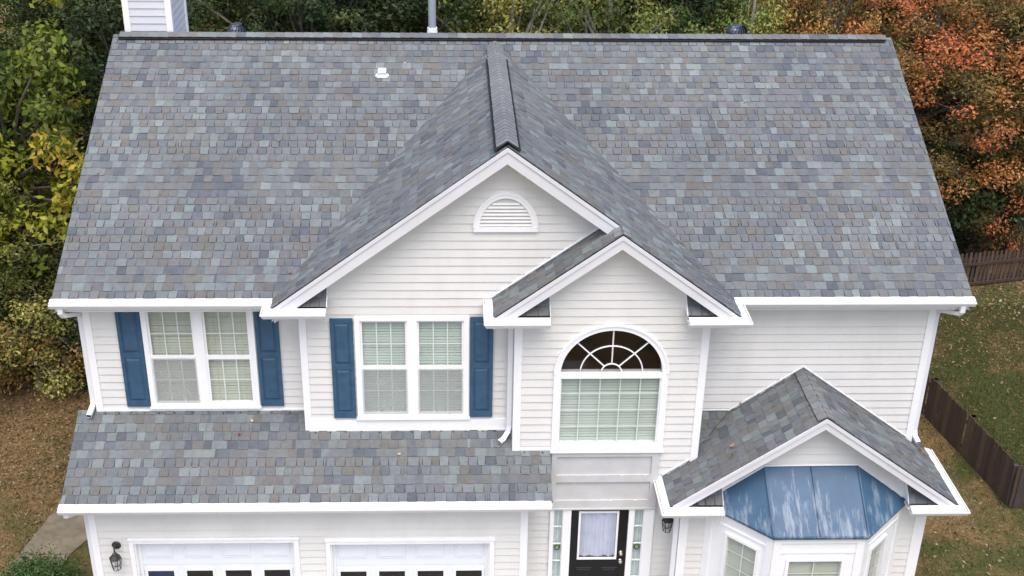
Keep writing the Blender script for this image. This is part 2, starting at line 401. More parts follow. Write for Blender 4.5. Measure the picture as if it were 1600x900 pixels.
# siding ----------------------------------------------------------------------
COURSE = .127
def siding(name, O, Ud, Nrm, poly, holes, parent, zoff=0.0, course=COURSE, m=None):
    """wall in (u, z); O = wall plane origin (x,y), Ud = along-wall unit, Nrm = outward unit. holes: (z0, z1, fn(z)->(a,b))"""
    mb = MB(); us = [p[0] for p in poly]; zs = [p[1] for p in poly]
    Z = set([round(z, 5) for z in zs]); 
    for h in holes: Z |= {round(h[0], 5), round(h[1], 5)}
    z0, z1 = min(zs), max(zs)
    k = math.floor((z0-zoff)/course)
    while zoff+k*course < z1:
        for q in range(3):
            zz = zoff+k*course+q*course/3
            if z0 < zz < z1: Z.add(round(zz, 5))
        k += 1
    Z = sorted(z for z in Z if z0-1e-6 <= z <= z1+1e-6)
    def span(z):
        xs = []
        for i in range(len(poly)):
            p, q = poly[i], poly[(i+1) % len(poly)]
            if abs(p[1]-q[1]) < 1e-9:
                if abs(z-p[1]) < 1e-6: xs += [p[0], q[0]]
                continue
            t = (z-p[1])/(q[1]-p[1])
            if -1e-6 <= t <= 1+1e-6: xs.append(p[0]+t*(q[0]-p[0]))
        return min(xs), max(xs)
    W = lambda u, z, d: (O[0]+Ud[0]*u+Nrm[0]*d, O[1]+Ud[1]*u+Nrm[1]*d, z)
    sgn = 1 if (Ud[0]*Nrm[1]-Ud[1]*Nrm[0]) < 0 else -1
    F = lambda p: mb.face(p if sgn > 0 else p[::-1])
    for a, b in zip(Z, Z[1:]):
        if b-a < 1e-4: continue
        mid = (a+b)/2; ea, eb = a+1e-6, b-1e-6
        s0, s1 = span(ea), span(eb)
        segs = [((s0[0], s0[1]), (s1[0], s1[1]))]
        for hz0, hz1, fn in holes:
            if hz0-1e-6 <= mid <= hz1+1e-6:
                h0, h1 = fn(ea), fn(eb); new = []
                for (l0, r0), (l1, r1) in segs:
                    if h0[1] <= l0 or h0[0] >= r0: new.append(((l0, r0), (l1, r1))); continue
                    if h0[0] > l0: new.append(((l0, h0[0]), (l1, h1[0])))
                    if h0[1] < r0: new.append(((h0[1], r0), (h1[1], r1)))
                segs = new
        kk = math.floor((mid-zoff)/course); base = zoff+kk*course
        d = lambda z: .0150*(1-(z-base)/course)+.002
        top = abs(b-(base+course)) < 1e-4
        for (l0, r0), (l1, r1) in segs:
            F([W(l0, a, d(a)), W(r0, a, d(a)), W(r1, b, d(b)), W(l1, b, d(b))])
            if abs(a-base) < 1e-4: F([W(l0, a, .001), W(r0, a, .001), W(r0, a, d(a)), W(l0, a, d(a))])
    return mb.build(name, m or M['siding'], parent)
rect_hole = lambda x0, x1, z0, z1: (z0, z1, lambda z: (x0, x1))

# gutter ----------------------------------------------------------------------
GP = [(0, .012), (.098, -.018), (.098, -.062), (.118, -.062), (.118, -.024), (.134, -.024), (.136, -.045), (.124, -.054), (.112, -.080), (.098, -.105), (.0, -.105)]
def sweep(name, path, z, parent, prof=GP, m=None, side=-1, caps=True):
    """path in xy; outward is to the left (side=+1) or right (side=-1) of travel"""
    pts = [Vector((p[0], p[1])) for p in path]; n = len(pts); nr = []
    for i in range(n-1):
        d = (pts[i+1]-pts[i]).normalized(); nr.append(Vector((-d.y, d.x))*side)
    mb = MB(); rings = []
    for i in range(n):
        if i == 0: off = nr[0]
        elif i == n-1: off = nr[-1]
        else:
            b = nr[i-1]+nr[i]; off = b/ (1+nr[i-1].dot(nr[i]))
        r = len(mb.v); mb.v += [(pts[i].x+off.x*d_, pts[i].y+off.y*d_, z+h) for d_, h in prof]; rings.append(r)
    k = len(prof)
    for a, b in zip(rings, rings[1:]):
        for q in range(k): mb.f.append((a+q, a+(q+1) % k, b+(q+1) % k, b+q)); mb.c.append(None)
    if caps: mb.f.append(tuple(rings[0]+q for q in range(k))); mb.f.append(tuple(rings[-1]+k-1-q for q in range(k))); mb.c += [None, None]
    o = mb.build(name, m or M['gutter'], parent); return o

# ================================================================== SETTING
def ground():
    mb = MB()
    xs = [-400, -60, -20, -10, 30, 60, 400]; ys = [-400, -60, -20, 40, 80, 400]
    for i in range(len(xs)-1):
        for j in range(len(ys)-1):
            mb.face([(xs[i], ys[j], -.1), (xs[i+1], ys[j], -.1), (xs[i+1], ys[j+1], -.1), (xs[i], ys[j+1], -.1)])
    o = mb.build('ground', M['ground']); tag(o, kind='structure')
    mb = MB()
    a = [(-1.42, 4.3), (-1.33, 3.3), (-.9, 2.2), (-1.2, .9), (-1.4, -1.2), (0.2, -1.2), (.02, .9), (.25, 2.2), (.7, 3.2), (.79, 4.3)]
    a = [(-.62, 5.4), (-.95, 3.6), (-1.02, 2.4), (-1.28, 1.1), (-1.6, -.8), (-.65, -.8), (-.42, 1.1), (.18, 2.4), (.55, 3.6), (.6, 5.4)]
    for (i, j) in ((0, 1), (1, 2), (2, 3), (3, 4)):
        l0, l1 = a[i], a[j]; r0, r1 = a[9-i], a[9-j]
        g = .008
        q = [(l1[0], l1[1]+g), (r1[0], r1[1]+g), (r0[0], r0[1]-g), (l0[0], l0[1]-g)]
        mb.hexa([(x, y, -.2) for x, y in q], [(x, y, -.07) for x, y in q])
    tag(mb.build('path', M['concrete']), kind='structure')
    mb = MB(); mb.box(.9, 7.1, -12, -1.16, -.2, -.06); tag(mb.build('driveway', M['drive']), kind='structure')
    mb = MB(); mb.box(7.3, 9.3, -2.2, -.66, -.2, .0); mb.box(7.6, 9.0, -9, -2.2, -.2, -.05); tag(mb.build('walkway', M['drive']), kind='structure')
ground()

# ================================================================== HOUSE
house = empty('house', (7, 4.6, -.1))
tag(house, 'two storey house with pale vinyl siding, grey asphalt shingle roofs and blue shutters', 'house')
HM = Matrix.Translation(house.location).inverted()
class _P:      # parenting that keeps world coordinates
    pass
def hp(o, label=None):
    o.parent = house; o.matrix_parent_inverse = HM
    if label: o['label'] = label
    return o

XL, XR, Ye, Ze, Yr, Zr = .459, 13.57, -.302, 5.446, 4.765, 7.872
xA, zA, yB, sB = 6.823, 7.827, -.616, .726
xBL, xBR = 3.559, 10.103
zE0 = zA-sB*(xBR-xA)            # ~5.446
xC, yC = 8.38, -.918; zC = zA-sB*(xC-xA); xCL = xC-(zC-zE0)/sB
aM = (Zr-Ze)/(Yr-Ye)
mz = lambda y: Ze+aM*(y-Ye)
wL, wR = .793, 13.17
YB, YC, YG, YEw = -.313, -.639, -1.141, -1.141
Zg1, YGe, Zge, XGL, XGR = 3.448, -1.412, 2.725, .491, 7.53
aG = (Zg1-Zge)/(-YGe); gz = lambda y: Zg1+aG*y
xE, zE, yE, sE, xEL, xER = 11.345, 4.12, -1.423, .709, 9.237, 13.48
zEe = zE-sE*(xER-xE)
yBk = 2*Yr-Ye; yWk = 2*Yr-.1     # back eave, back wall
FX, FN = (1, 0), (0, -1)
BT = .06                         # roof build-up thickness

# --- roofs
Vm = Vector((0, Yr-Ye, Zr-Ze)).normalized()
def add_roof(name, O, U, V, pts, seed, label=None, **k):
    return hp(shingles(name, O, U, V, plane_poly(O, U, V, pts), None, seed, **k), label)
LH = Vector((0, 0, .0))
main_roof = add_roof('roof', (XL, Ye, Ze), (1, 0, 0), Vm, [(XL, Ye, Ze), (XR, Ye, Ze), (XR, Yr, Zr), (XL, Yr, Zr)], 1, 'broad main roof slope of mixed grey shingles')
Vbk = Vector((0, -(Yr-Ye), Zr-Ze)).normalized()
add_roof('roof', (XL, yBk, Ze), (1, 0, 0), Vbk, [(XL, yBk, Ze), (XR, yBk, Ze), (XR, Yr, Zr), (XL, Yr, Zr)], 2, 'rear roof slope behind the ridge')
# cross gable left / right slopes; run back until they meet the main roof
yv = lambda z: Ye+(z-Ze)/aM
def yzx(x, s, xa, za): return za-s*abs(x-xa)
VBl = Vector((1, 0, sB)).normalized(); VBr = Vector((-1, 0, sB)).normalized()
eps = .03
add_roof('roof', (xBL, yB, zE0), (0, 1, 0), VBl, [(xBL, yB, zE0), (xA, yB, zA), (xA, yv(zA)+eps, zA), (xBL, Ye+.05, zE0)], 3, 'left slope of the big front gable roof')
add_roof('roof', (xBR, yB, zE0), (0, 1, 0), VBr, [(xC, yB+.0, zC), (xA, yB, zA), (xA, yv(zA)+eps, zA), (xBR, Ye+.05, zE0), (xBR, yB, zE0)], 4, 'right slope of the big front gable roof')
add_roof('roof', (xBR, yB, zE0), (0, 1, 0), VBr, [(xBR, yC, zE0), (xBR, yB-.002, zE0), (xC, yB-.002, zC), (xC, yC, zC)], 5, 'narrow right slope over the entry bay')
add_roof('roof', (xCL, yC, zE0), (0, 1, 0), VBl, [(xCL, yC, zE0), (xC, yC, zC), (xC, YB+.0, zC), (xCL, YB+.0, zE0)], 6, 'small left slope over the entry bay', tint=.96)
# garage shed roof
VG = Vector((0, -YGe, Zg1-Zge)).normalized()
add_roof('garage_roof', (XGL, YGe, Zge), (1, 0, 0), VG, [(XGL, YGe, Zge), (XGR, YGe, Zge), (XGR, YC, gz(YC)), (7.0, YC, gz(YC)), (7.0, 0, Zg1), (XGL, 0, Zg1)][:6] if False else [(XGL, YGe, Zge), (7.0, YGe, Zge), (7.0, 0, Zg1), (XGL, 0, Zg1)], 7, 'low shingled roof over the garage')
add_roof('garage_roof', (XGL, YGe, Zge), (1, 0, 0), VG, [(7.0, YGe, Zge), (XGR, YGe, Zge), (XGR, YC, gz(YC)), (7.0, YC, gz(YC))], 8)
# east gable roof
VEl = Vector((1, 0, sE)).normalized(); VEr = Vector((-1, 0, sE)).normalized()
zxl = lambda x: zE-sE*(xE-x)
add_roof('bay_roof', (xEL, yE, zEe), (0, 1, 0), VEl, [(xEL, yE, zxl(xEL)), (9.73, yE, zxl(9.73)), (9.73, YC, zxl(9.73)), (xEL, YC, zxl(xEL))], 9)
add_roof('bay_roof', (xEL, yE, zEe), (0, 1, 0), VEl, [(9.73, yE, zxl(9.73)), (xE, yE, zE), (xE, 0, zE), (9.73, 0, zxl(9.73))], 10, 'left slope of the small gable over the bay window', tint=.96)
add_roof('bay_roof', (xER, yE, zEe), (0, 1, 0), VEr, [(xER, yE, zEe), (xER, .12, zEe), (wR+.03, .12, zE-sE*(wR+.03-xE)), (wR+.03, yE, zE-sE*(wR+.03-xE))], 11)
add_roof('bay_roof', (xER, yE, zEe), (0, 1, 0), VEr, [(wR+.03, yE, zE-sE*(wR+.03-xE)), (wR+.03, 0, zE-sE*(wR+.03-xE)), (xE, 0, zE), (xE, yE, zE)], 12, 'right slope of the small gable over the bay window')
# cricket between entry bay and gable
zt = 3.39; xv = xE-(zE-zt)/sE
p0 = Vector((9.73, 0, zt)); p1 = Vector((xv, 0, zt)); p2 = Vector((9.73, -.50, zxl(9.73)))
Uc = (p1-p0).normalized(); nc = (p1-p0).cross(p2-p0); Vc = nc.cross(Uc).normalized(); Vc = Vc if Vc.z > 0 else -Vc
add_roof('roof_cricket', p0, Uc, Vc, [p0, p1, p2], 13, tint=.95)  # tint darkens the shingles to paint in shade of this wall corner
# returns (little pent roofs at the gable feet)
def pent(x0, x1, yf, ywall, z0, z1, seed):
    V = Vector((0, ywall-yf, z1-z0)).normalized()
    add_roof('gable_return', (x0, yf, z0), (1, 0, 0), V, [(x0, yf, z0), (x1, yf, z0), (x1, ywall, z1), (x0, ywall, z1)], seed, tint=.95)  # shade at the gable foot is put into the colour by the tint
    for x in ((x1+.004,) if x0 in (xBL+.36, xCL+.34, xEL+.40) else (x0-.004,)):
        mb = MB(); mb.hexa([(x-.004, yf, z0-.02), (x+.004, yf, z0-.02), (x+.004, ywall, z0-.02), (x-.004, ywall, z0-.02)], [(x-.004, yf, z0+.0), (x+.004, yf, z0+.0), (x+.004, ywall, z1+.005), (x-.004, ywall, z1+.005)])
        hp(mb.build('return_cheek', M['trim']))
pent(xBL+.36, 4.33, yB+.03, YB, zE0+.01, zE0+.24, 14)
pent(xCL+.34, 7.44, yC+.03, YC, zE0+.01, zE0+.22, 15)
pent(9.36, xBR-.34, yC+.03, YC, zE0+.01, zE0+.22, 16)
pent(xEL+.40, 10.02, yE+.03, YEw, zEe+.01, zEe+.27, 17)
pent(12.76, xER-.40, yE+.03, YEw, zEe+.01, zEe+.27, 18)
# ridge caps
ds = Vm*-1; db = Vbk*-1
hp(ridge_caps('ridge_cap', (XL+.12, Yr, Zr+.035), (XR-.13, Yr, Zr+.035), ds, db, None, 20, half=.15, lift=.03, step=.16, vent=True, var=.9), 'long ridge cap with black vent edge')
hp(ridge_caps('ridge_cap', (xA, yB+.05, zA+.03), (xA, 3.75, zA+.03), -VBl, -VBr, None, 21, half=.18, lift=.035, step=.135, vent=True), 'front gable ridge cap with black vent edge')
hp(ridge_caps('ridge_cap', (xA, 3.75, zA+.005), (xA, yv(zA)-.0, zA+.005), -VBl, -VBr, None, 22, half=.17, lift=.02, step=.15))
hp(ridge_caps('ridge_cap', (xC, yC+.01, zC+.004), (xC, yB-.01, zC+.004), -VBl, -VBr, None, 23, half=.14, lift=.014, step=.14))
hp(ridge_caps('ridge_cap', (xE, yE+.01, zE+.004), (xE, -.02, zE+.004), -VEl, -VEr, None, 24, half=.15, lift=.016, step=.15))
# front lip of the gable vent (black u-shape)
mb = MB()
for s_ in (-VBl, -VBr):
    a = Vector((xA, yB+.03, zA+.052)); mb.tube([a+Vector((0, 0, -.0)), a+s_*.20+Vector((0, 0, -.008))], .013, 6)
hp(mb.build('vent_lip', M['mesh_black']))

# --- rake boards
def rake(name, x0, z0, x1, z1, y, w_=.2, t=.03, drop=.03, label=None, ext0=0, ext1=0):
    """fascia board following the line (x0,z0)-(x1,z1) at front plane y; width w_ measured square to the slope"""
    d = Vector((x1-x0, 0, z1-z0)); L = d.length; d.normalize(); vdrop = w_/abs(d.x)
    mb = MB()
    def strip(ya, yb, up, dn):
        q = lambda x, z, yy, off: (x, yy, z-off)
        A = [(x0, z0), (x1, z1)]
        bot = [q(*A[0], ya, dn), q(*A[1], ya, dn), q(*A[1], yb, dn), q(*A[0], yb, dn)]
        top = [q(*A[0], ya, up), q(*A[1], ya, up), q(*A[1], yb, up), q(*A[0], yb, up)]
        mb.hexa(bot, top)
    strip(y-.0, y+t, drop+.022, drop+vdrop)
    strip(y-.014, y+t, drop-.012, drop+.045)            # drip crown
    return hp(mb.build(name, M['fascia']), label)
def frieze(x0, z0, x1, z1, y, off0, off1):
    mb = MB(); bot = [(x0, y-.03, z0-off1), (x1, y-.03, z1-off1), (x1, y, z1-off1), (x0, y, z0-off1)]
    mb.hexa(bot, [(x, yy, z+off1-off0) for x, yy, z in bot]); hp(mb.build('frieze_board', M['trim']))
def soffit(x0, z0, x1, z1, ya, yb, off):
    mb = MB(); bot = [(x0, ya, z0-off), (x1, ya, z1-off), (x1, yb, z1-off), (x0, yb, z0-off)]
    mb.hexa(bot, [(x, yy, z+.012) for x, yy, z in bot]); hp(mb.build('soffit', M['trim']))
D0 = .055
rake('rake_board', xBL+.04, zE0+sB*.04, xA, zA, yB-.008, .175, drop=D0-.02)
rake('rake_board', xA, zA, xC+.02, zC-sB*.02, yB-.008, .175, drop=D0-.02)
rake('rake_board', xCL+.04, zE0+sB*.04, xC, zC, yC-.008, .152, drop=D0-.02)
rake('rake_board', xC, zC, xBR-.04, zE0+sB*.04, yC-.008, .152, drop=D0-.02)
zEL_ = zxl(xEL)
rake('rake_board', xEL+.04, zEL_+sE*.04, xE, zE, yE-.008, .132, drop=D0-.02)
rake('rake_board', xE, zE, xER-.04, zEe+sE*.04, yE-.008, .132, drop=D0-.02)
for x0, z0, x1, z1, ya, yb, w_ in ((xBL, zE0, xA, zA, yB, YB, .175), (xA, zA, xC+.3, zC-sB*.3, yB, YB, .175), (xCL, zE0, xC, zC, yC, YC, .152), (xC, zC, xBR, zE0, yC, YC, .152),
                            (xEL, zEL_, xE, zE, yE, YEw, .132), (xE, zE, xER, zEe, yE, YEw, .132)):
    v = w_*1.236
    soffit(x0, z0, x1, z1, ya+.03, yb, D0+v-.05)
    frieze(x0, z0, x1, z1, yb-.001, D0+v-.045, D0+v+.065)
# main roof rakes (left and right edges)
for x in (XL, XR-.025):
    mb = MB()
    for (ya, yb, za, zb) in ((Ye, Yr, Ze, Zr), (yBk, Yr, Ze, Zr)):
        bot = [(x, ya, za-.21), (x+.025, ya, za-.21), (x+.025, yb, zb-.21), (x, yb, zb-.21)]
        mb.hexa(bot, [(p[0], p[1], p[2]+.15) for p in bot])
    hp(mb.build('rake_board', M['trim']))
mb = MB()
for (x0, x1) in ((XGL+.005, XGL+.03),):
    bot = [(x0, YGe, Zge-.2), (x1, YGe, Zge-.2), (x1, 0, Zg1-.2), (x0, 0, Zg1-.2)]; mb.hexa(bot, [(p[0], p[1], p[2]+.14) for p in bot])
hp(mb.build('rake_board', M['trim']))

# --- soffit/fascia at main eaves
class Each:
    def __init__(s, name, m): s.n, s.m = name, m
    def box(s, *a): mb = MB(); mb.box(*a); hp(mb.build(s.n, s.m))
mb = Each('soffit', M['trim'])
mb.box(XL, xBL+.1, Ye, 0, Ze-.20, Ze-.185); mb.box(xBR-.1, XR, Ye, 0, Ze-.20, Ze-.185)
mb.box(XL, xBL, Ye, Ye+.02, Ze-.18, Ze-.05); mb.box(xBR, XR, Ye, Ye+.02, Ze-.18, Ze-.05)
mb.box(XL, XR, yWk, yBk, Ze-.20, Ze-.185)
mb.box(xBL+.02, 4.33, yB+.03, YB, zE0-.10, zE0-.088); mb.box(xCL+.02, 7.44, yC+.03, YC, zE0-.10, zE0-.088); mb.box(9.36, xBR-.02, yC+.03, YC, zE0-.10, zE0-.088)
mb.box(xBL+.005, xBL+.02, yB+.03, 0, zE0-.10, zE0-.06); mb.box(xBL+.02, 3.93, YB+.001, 0, zE0-.10, zE0-.088)
mb.box(9.72, xBR-.02, YC, 0, zE0-.10, zE0-.088); mb.box(xCL+.02, 7.0, YC, YB, zE0-.10, zE0-.088)
mb.box(XGL, 7.17, YGe, YG, Zge-.10, Zge-.088); mb.box(7.17, XGR, YGe, YC, Zge-.10, Zge-.088)
mb.box(xEL+.02, 10.02, yE+.03, YEw, zEe-.10, zEe-.088); mb.box(12.76, xER-.02, yE+.03, YEw, zEe-.10, zEe-.088); mb.box(13.15, xER-.02, YEw, .1, zEe-.10, zEe-.088); mb.box(xEL+.02, 9.40, YEw, YC, zEe-.10, zEe-.088)

# --- gutters
def gut(path, z, label=None, side=-1): 
    hp(sweep('gutter', path, z, None, side=side), label)
gut([(XL-.02, Ye), (xBL, Ye), (xBL, yB-.01), (4.33, yB-.01)], Ze-.004, 'white gutter along the left main eave')
gut([(xBR-0.0, Ye), (XR+.02, Ye)], Ze-.004, 'white gutter along the right main eave')
gut([(9.36, yC-.01), (xBR, yC-.01), (xBR, Ye-.0)], zE0-.004)
gut([(xCL, YB-.01), (xCL, yC-.01), (7.44, yC-.01)], zE0-.004)
gut([(XGL-.02, YGe), (XGR-.02, YGe)], Zge-.004, 'white gutter along the garage eave')
gut([(xEL, YC-.01), (xEL, yE-.01), (10.02, yE-.01)], zEe-.004)
gut([(12.76, yE-.01), (xER, yE-.01), (xER, .12)], zEe-.004)

# --- walls
def twin_hole(x0, x1, z0, z1): return rect_hole(x0+.02, x1-.02, z0+.02, z1-.02)
AW = (1.59, 3.21, 3.50, 5.19); BW = (4.69, 6.33, 3.48, 5.175)
def wall(O, poly, holes=(), Ud=FX, Nm=FN, label=None, name='wall', zoff=0.0):
    return hp(siding(name, O, Ud, Nm, poly, list(holes), None, zoff), label)
wall((0, 0), [(wL, 3.38), (3.95, 3.38), (3.95, 5.30), (wL, 5.30)], [twin_hole(*AW)])
wall((0, 0), [(9.70, 1.5), (wR, 1.5), (wR, 5.30), (9.70, 5.30)])
# B wall with gable
zb_ = zA-.26
def gz_(x): return min(zA-sB*abs(x-xA)-.1, 99)
wall((0, YB), [(3.93, 3.20), (7.05, 3.20), (7.05, gz_(7.05)), (xA, gz_(xA)), (3.93, gz_(3.93))], [twin_hole(*BW)])
wall((0, YB), [(7.05, 5.40), (10.0, 5.40), (10.0, gz_(10.0)), (7.05, gz_(7.05))])
# C wall (entry bay) with arch window and door holes
ax, ar, az0 = 8.374, .80, 4.385
def arch_fn(z): 
    h = math.sqrt(max(0, 1-((z-az0)/.745)**2))*.79 if z > az0 else .79
    return (ax-h, ax+h)
arch_hole = (3.12, az0+.745, arch_fn)
cz = lambda x: zC-sB*abs(x-xC)-.1
wall((0, YC), [(7.0, -.1), (9.71, -.1), (9.71, cz(9.71)), (xC, cz(xC)), (7.0, cz(7.0))], [arch_hole, rect_hole(7.6, 9.15, -.1, 3.12)])
# garage front with two openings
G1 = (1.367, 3.735, 1.855); G2 = (4.264, 6.642, 1.81)
wall((0, YG), [(wL, -.1), (7.17, -.1), (7.17, 2.66), (wL, 2.66)], [rect_hole(G1[0], G1[1], -.1, G1[2]), rect_hole(G2[0], G2[1], -.1, G2[2])], zoff=.04)
# E front wall with gable
ez = lambda x: zE-sE*abs(x-xE)-.1
wall((0, YEw), [(9.49, -.1), (13.13, -.1), (13.13, ez(13.13)), (xE, ez(xE)), (9.49, ez(9.49))], [rect_hole(9.93, 12.70, -.1, 2.42)], zoff=.03)
# side walls
wall((wL, 0), [(0, -.1), (yWk, -.1), (yWk, 5.45), (Yr, 7.76), (0, 5.45)], Ud=(0, 1), Nm=(-1, 0), label='left gable end wall')
wall((wR, 0), [(0, -.1), (yWk, -.1), (yWk, 5.45), (Yr, 7.76), (0, 5.45)], Ud=(0, 1), Nm=(1, 0), label='right gable end wall')
wall((0, yWk), [(wL, -.1), (wR, -.1), (wR, 5.3), (wL, 5.3)], Ud=FX, Nm=(0, 1))
wall((wL, 0), [(YG, -.1), (0, -.1), (0, 3.3), (YG, 2.68)], Ud=(0, 1), Nm=(-1, 0))
wall((7.17, 0), [(YG, -.1), (YC, -.1), (YC, 2.9), (YG, 2.62)], Ud=(0, 1), Nm=(1, 0))
wall((3.93, 0), [(YB, 3.2), (0, 3.2), (0, 5.3), (YB, 5.3)], Ud=(0, 1), Nm=(-1, 0))
wall((7.0, 0), [(YC, 2.9), (YB, 2.9), (YB, 5.3), (YC, 5.3)], Ud=(0, 1), Nm=(-1, 0))
wall((9.71, 0), [(YC, -.1), (0, -.1), (0, 5.3), (YC, 5.3)], Ud=(0, 1), Nm=(1, 0))
wall((9.49, 0), [(YEw, -.1), (YC, -.1), (YC, 2.7), (YEw, 2.7)], Ud=(0, 1), Nm=(-1, 0))
wall((13.13, 0), [(YEw, -.1), (0.03, -.1), (.03, 2.8), (YEw, 2.8)], Ud=(0, 1), Nm=(1, 0))
# corner boards
def corner(x0, x1, y, z0, z1, ret=None):
    mb = MB(); mb.box(x0, x1, y-.03, y, z0, z1)
    if ret is not None:      # return leg around the corner
        xr, y2 = ret; mb.box(min(xr, xr+.03), max(xr, xr+.03), y, y2, z0, z1)
    hp(mb.build('corner_board', M['trim']))
corner(wL-.03, wL+.075, 0, 3.40, 5.26, (wL-.03, .09))
corner(wR-.075, wR+.03, 0, 2.75, 5.26, (wR, .09))
corner(3.90, 4.0, YB, 3.28, 5.31, (3.90, -.02))
corner(6.97, 7.08, YC, 3.10, 5.31, (6.97, -.40))
corner(9.63, 9.74, YC, 1.6, 5.31, (9.71, -.1))
corner(wL-.03, wL+.07, YG, -.1, 2.59, (wL-.03, -1.05))
corner(7.09, 7.20, YG, -.1, 2.59, (7.17, -1.05))
corner(9.465, 9.59, YEw, -.1, 2.47, (9.465, -1.05))
corner(13.0, 13.16, YEw, -.1, 2.47, (13.13, -1.05))
# base trim / flashing where walls meet the roofs
mb = Each('base_trim', M['trim'])
mb.box(3.96, 6.97, YB-.032, YB, 3.285, 3.46); mb.box(3.96, 6.97, YB-.04, YB, 3.27, 3.30)
mb.box(wL+.05, 3.9, -.028, 0, 3.42, 3.468)
mb.box(7.08, 7.55, YC-.028, YC, 3.11, 3.145)
def flash(a, b, r=.012, yo=-.022):
    mb = MB(); mb.tube([Vector(a)+Vector((0, yo, .015)), Vector(b)+Vector((0, yo, .015))], r, 6); hp(mb.build('flashing', M['gutter']))
flash((9.745, 0, zt), (xv, 0, zt)); flash((xv, 0, zt+.01), (xE, 0, zE+.02)); flash((xE, 0, zE+.02), (wR, 0, zE-sE*(wR-xE)+.02))
flash((xCL, YB, zE0+.03), (xC-.15, YB, zC-.09), .015)
flash((xEL, YC, zEL_+.02), (9.71, YC, zxl(9.71)+.02), .013)

# --- windows
def window(name, x0, x1, z0, z1, y, parent=None, cols=2, screens=(), blind='blind', cas=.075, cw=.10, label=None, pitch=.036, tilt=62):
    """twin double-hung unit in wall plane y (outward -y)"""
    mb = MB(); zin0, zin1 = z0+.065, z1-.06
    mb.box(x0, x1, y-.045, y+.10, z0, zin0); mb.box(x0-.02, x1+.02, y-.06, y-.02, z0-.01, z0+.03)
    mb.box(x0, x1, y-.045, y+.10, zin1, z1)
    mb.box(x0, x0+cas, y-.045, y+.10, zin0, zin1); mb.box(x1-cas, x1, y-.045, y+.10, zin0, zin1)
    xm = (x0+x1)/2; mb.box(xm-cw/2-.02, xm+cw/2+.02, y-.045, y+.10, zin0, zin1)
    f = hp(mb.build(name, M['trim']), label)
    def sub(o): o.parent = f; return o
    units = [(x0+cas, xm-cw/2-.02), (xm+cw/2+.02, x1-cas)]
    zm = (zin0+zin1)/2+.0
    for i, (a, b) in enumerate(units):
        mb = MB(); s_ = .03
        for (za, zb, yy) in ((zm-.03, zin1, y-.01), (zin0, zm+.035, y-.028)):
            mb.box(a, b, yy, yy+.03, zb-.035 if yy == y-.01 else zb-.06, zb); mb.box(a, b, yy, yy+.03, za, za+.035)
            mb.box(a, a+s_, yy, yy+.03, za+.035, zb-.06); mb.box(b-s_, b, yy, yy+.03, za+.035, zb-.06)
            if yy == y-.01: mb.box(a, a+s_, yy, yy+.03, zb-.06, zb-.035); mb.box(b-s_, b, yy, yy+.03, zb-.06, zb-.035)
        sub(mb.build('sash', M['trim']))
        mb = MB()
        for (za, zb, yy) in ((zm, zin1-.03, y+.008), (zin0+.03, zm-.0, y-.006)):
            mb.face([(a+.02, yy, za), (b-.02, yy, za), (b-.02, yy, zb), (a+.02, yy, zb)])
        sub(mb.build('glass_pane', M['glass']))
        mb = MB()
        for (za, zb, yy) in ((zm+.01, zin1-.03, y+.014), (zin0+.03, zm-.02, y+.0)):
            for k in (1, 2):
                xx = a+.03+(b-a-.06)*k/3; mb.box(xx-.009, xx+.009, yy, yy+.008, za, zb)
            zz = (za+zb)/2; mb.box(a+.03, b-.03, yy+.001, yy+.007, zz-.009, zz+.009)
        sub(mb.build('muntin', M['muntin']))
        slats(a, b, zin0, zin1, y+.075, blind, f, pitch, tilt)
        if i in screens:
            mb = MB(); yy = y-.036
            mb.face([(a+.01, yy, zin0+.01), (b-.01, yy, zin0+.01), (b-.01, yy, zm), (a+.01, yy, zm)])
            sub(mb.build('insect_screen', M['screen']))
    return f
def slats(a, b, z0, z1, y, mat_, f, pitch=.036, tilt=62):
    mb = MB(); rng = random.Random(int(a*100)); z = z0
    h = pitch*.84; t = math.radians(tilt)
    sag = rng.uniform(-.002, .002)
    while z < z1:
        dz, dy = h*math.sin(t)/2, h*math.cos(t)/2
        jit = rng.uniform(-.0015, .0015)
        for (xa, xb) in ((a, b),):
            mb.face([(xa, y-dy, z-dz+jit), (xb, y-dy, z-dz+jit+sag), (xb, y+dy, z+dz+jit+sag), (xa, y+dy, z+dz+jit)])
        z += pitch
    for q in (.2, .8):
        xx = a+(b-a)*q; mb.box(xx-.004, xx+.004, y-.018, y-.015, z0, z1)
    o = mb.build('blind', M[mat_]); o.parent = f
    return o
window('window', *AW, 0, screens=(0,), label='twin window with open slatted blinds on the left', pitch=.046, tilt=72)
window('window', *BW, YB, screens=(0, 1), blind='blind_green', label='twin window with closed blinds in the centre', pitch=.044, tilt=80)

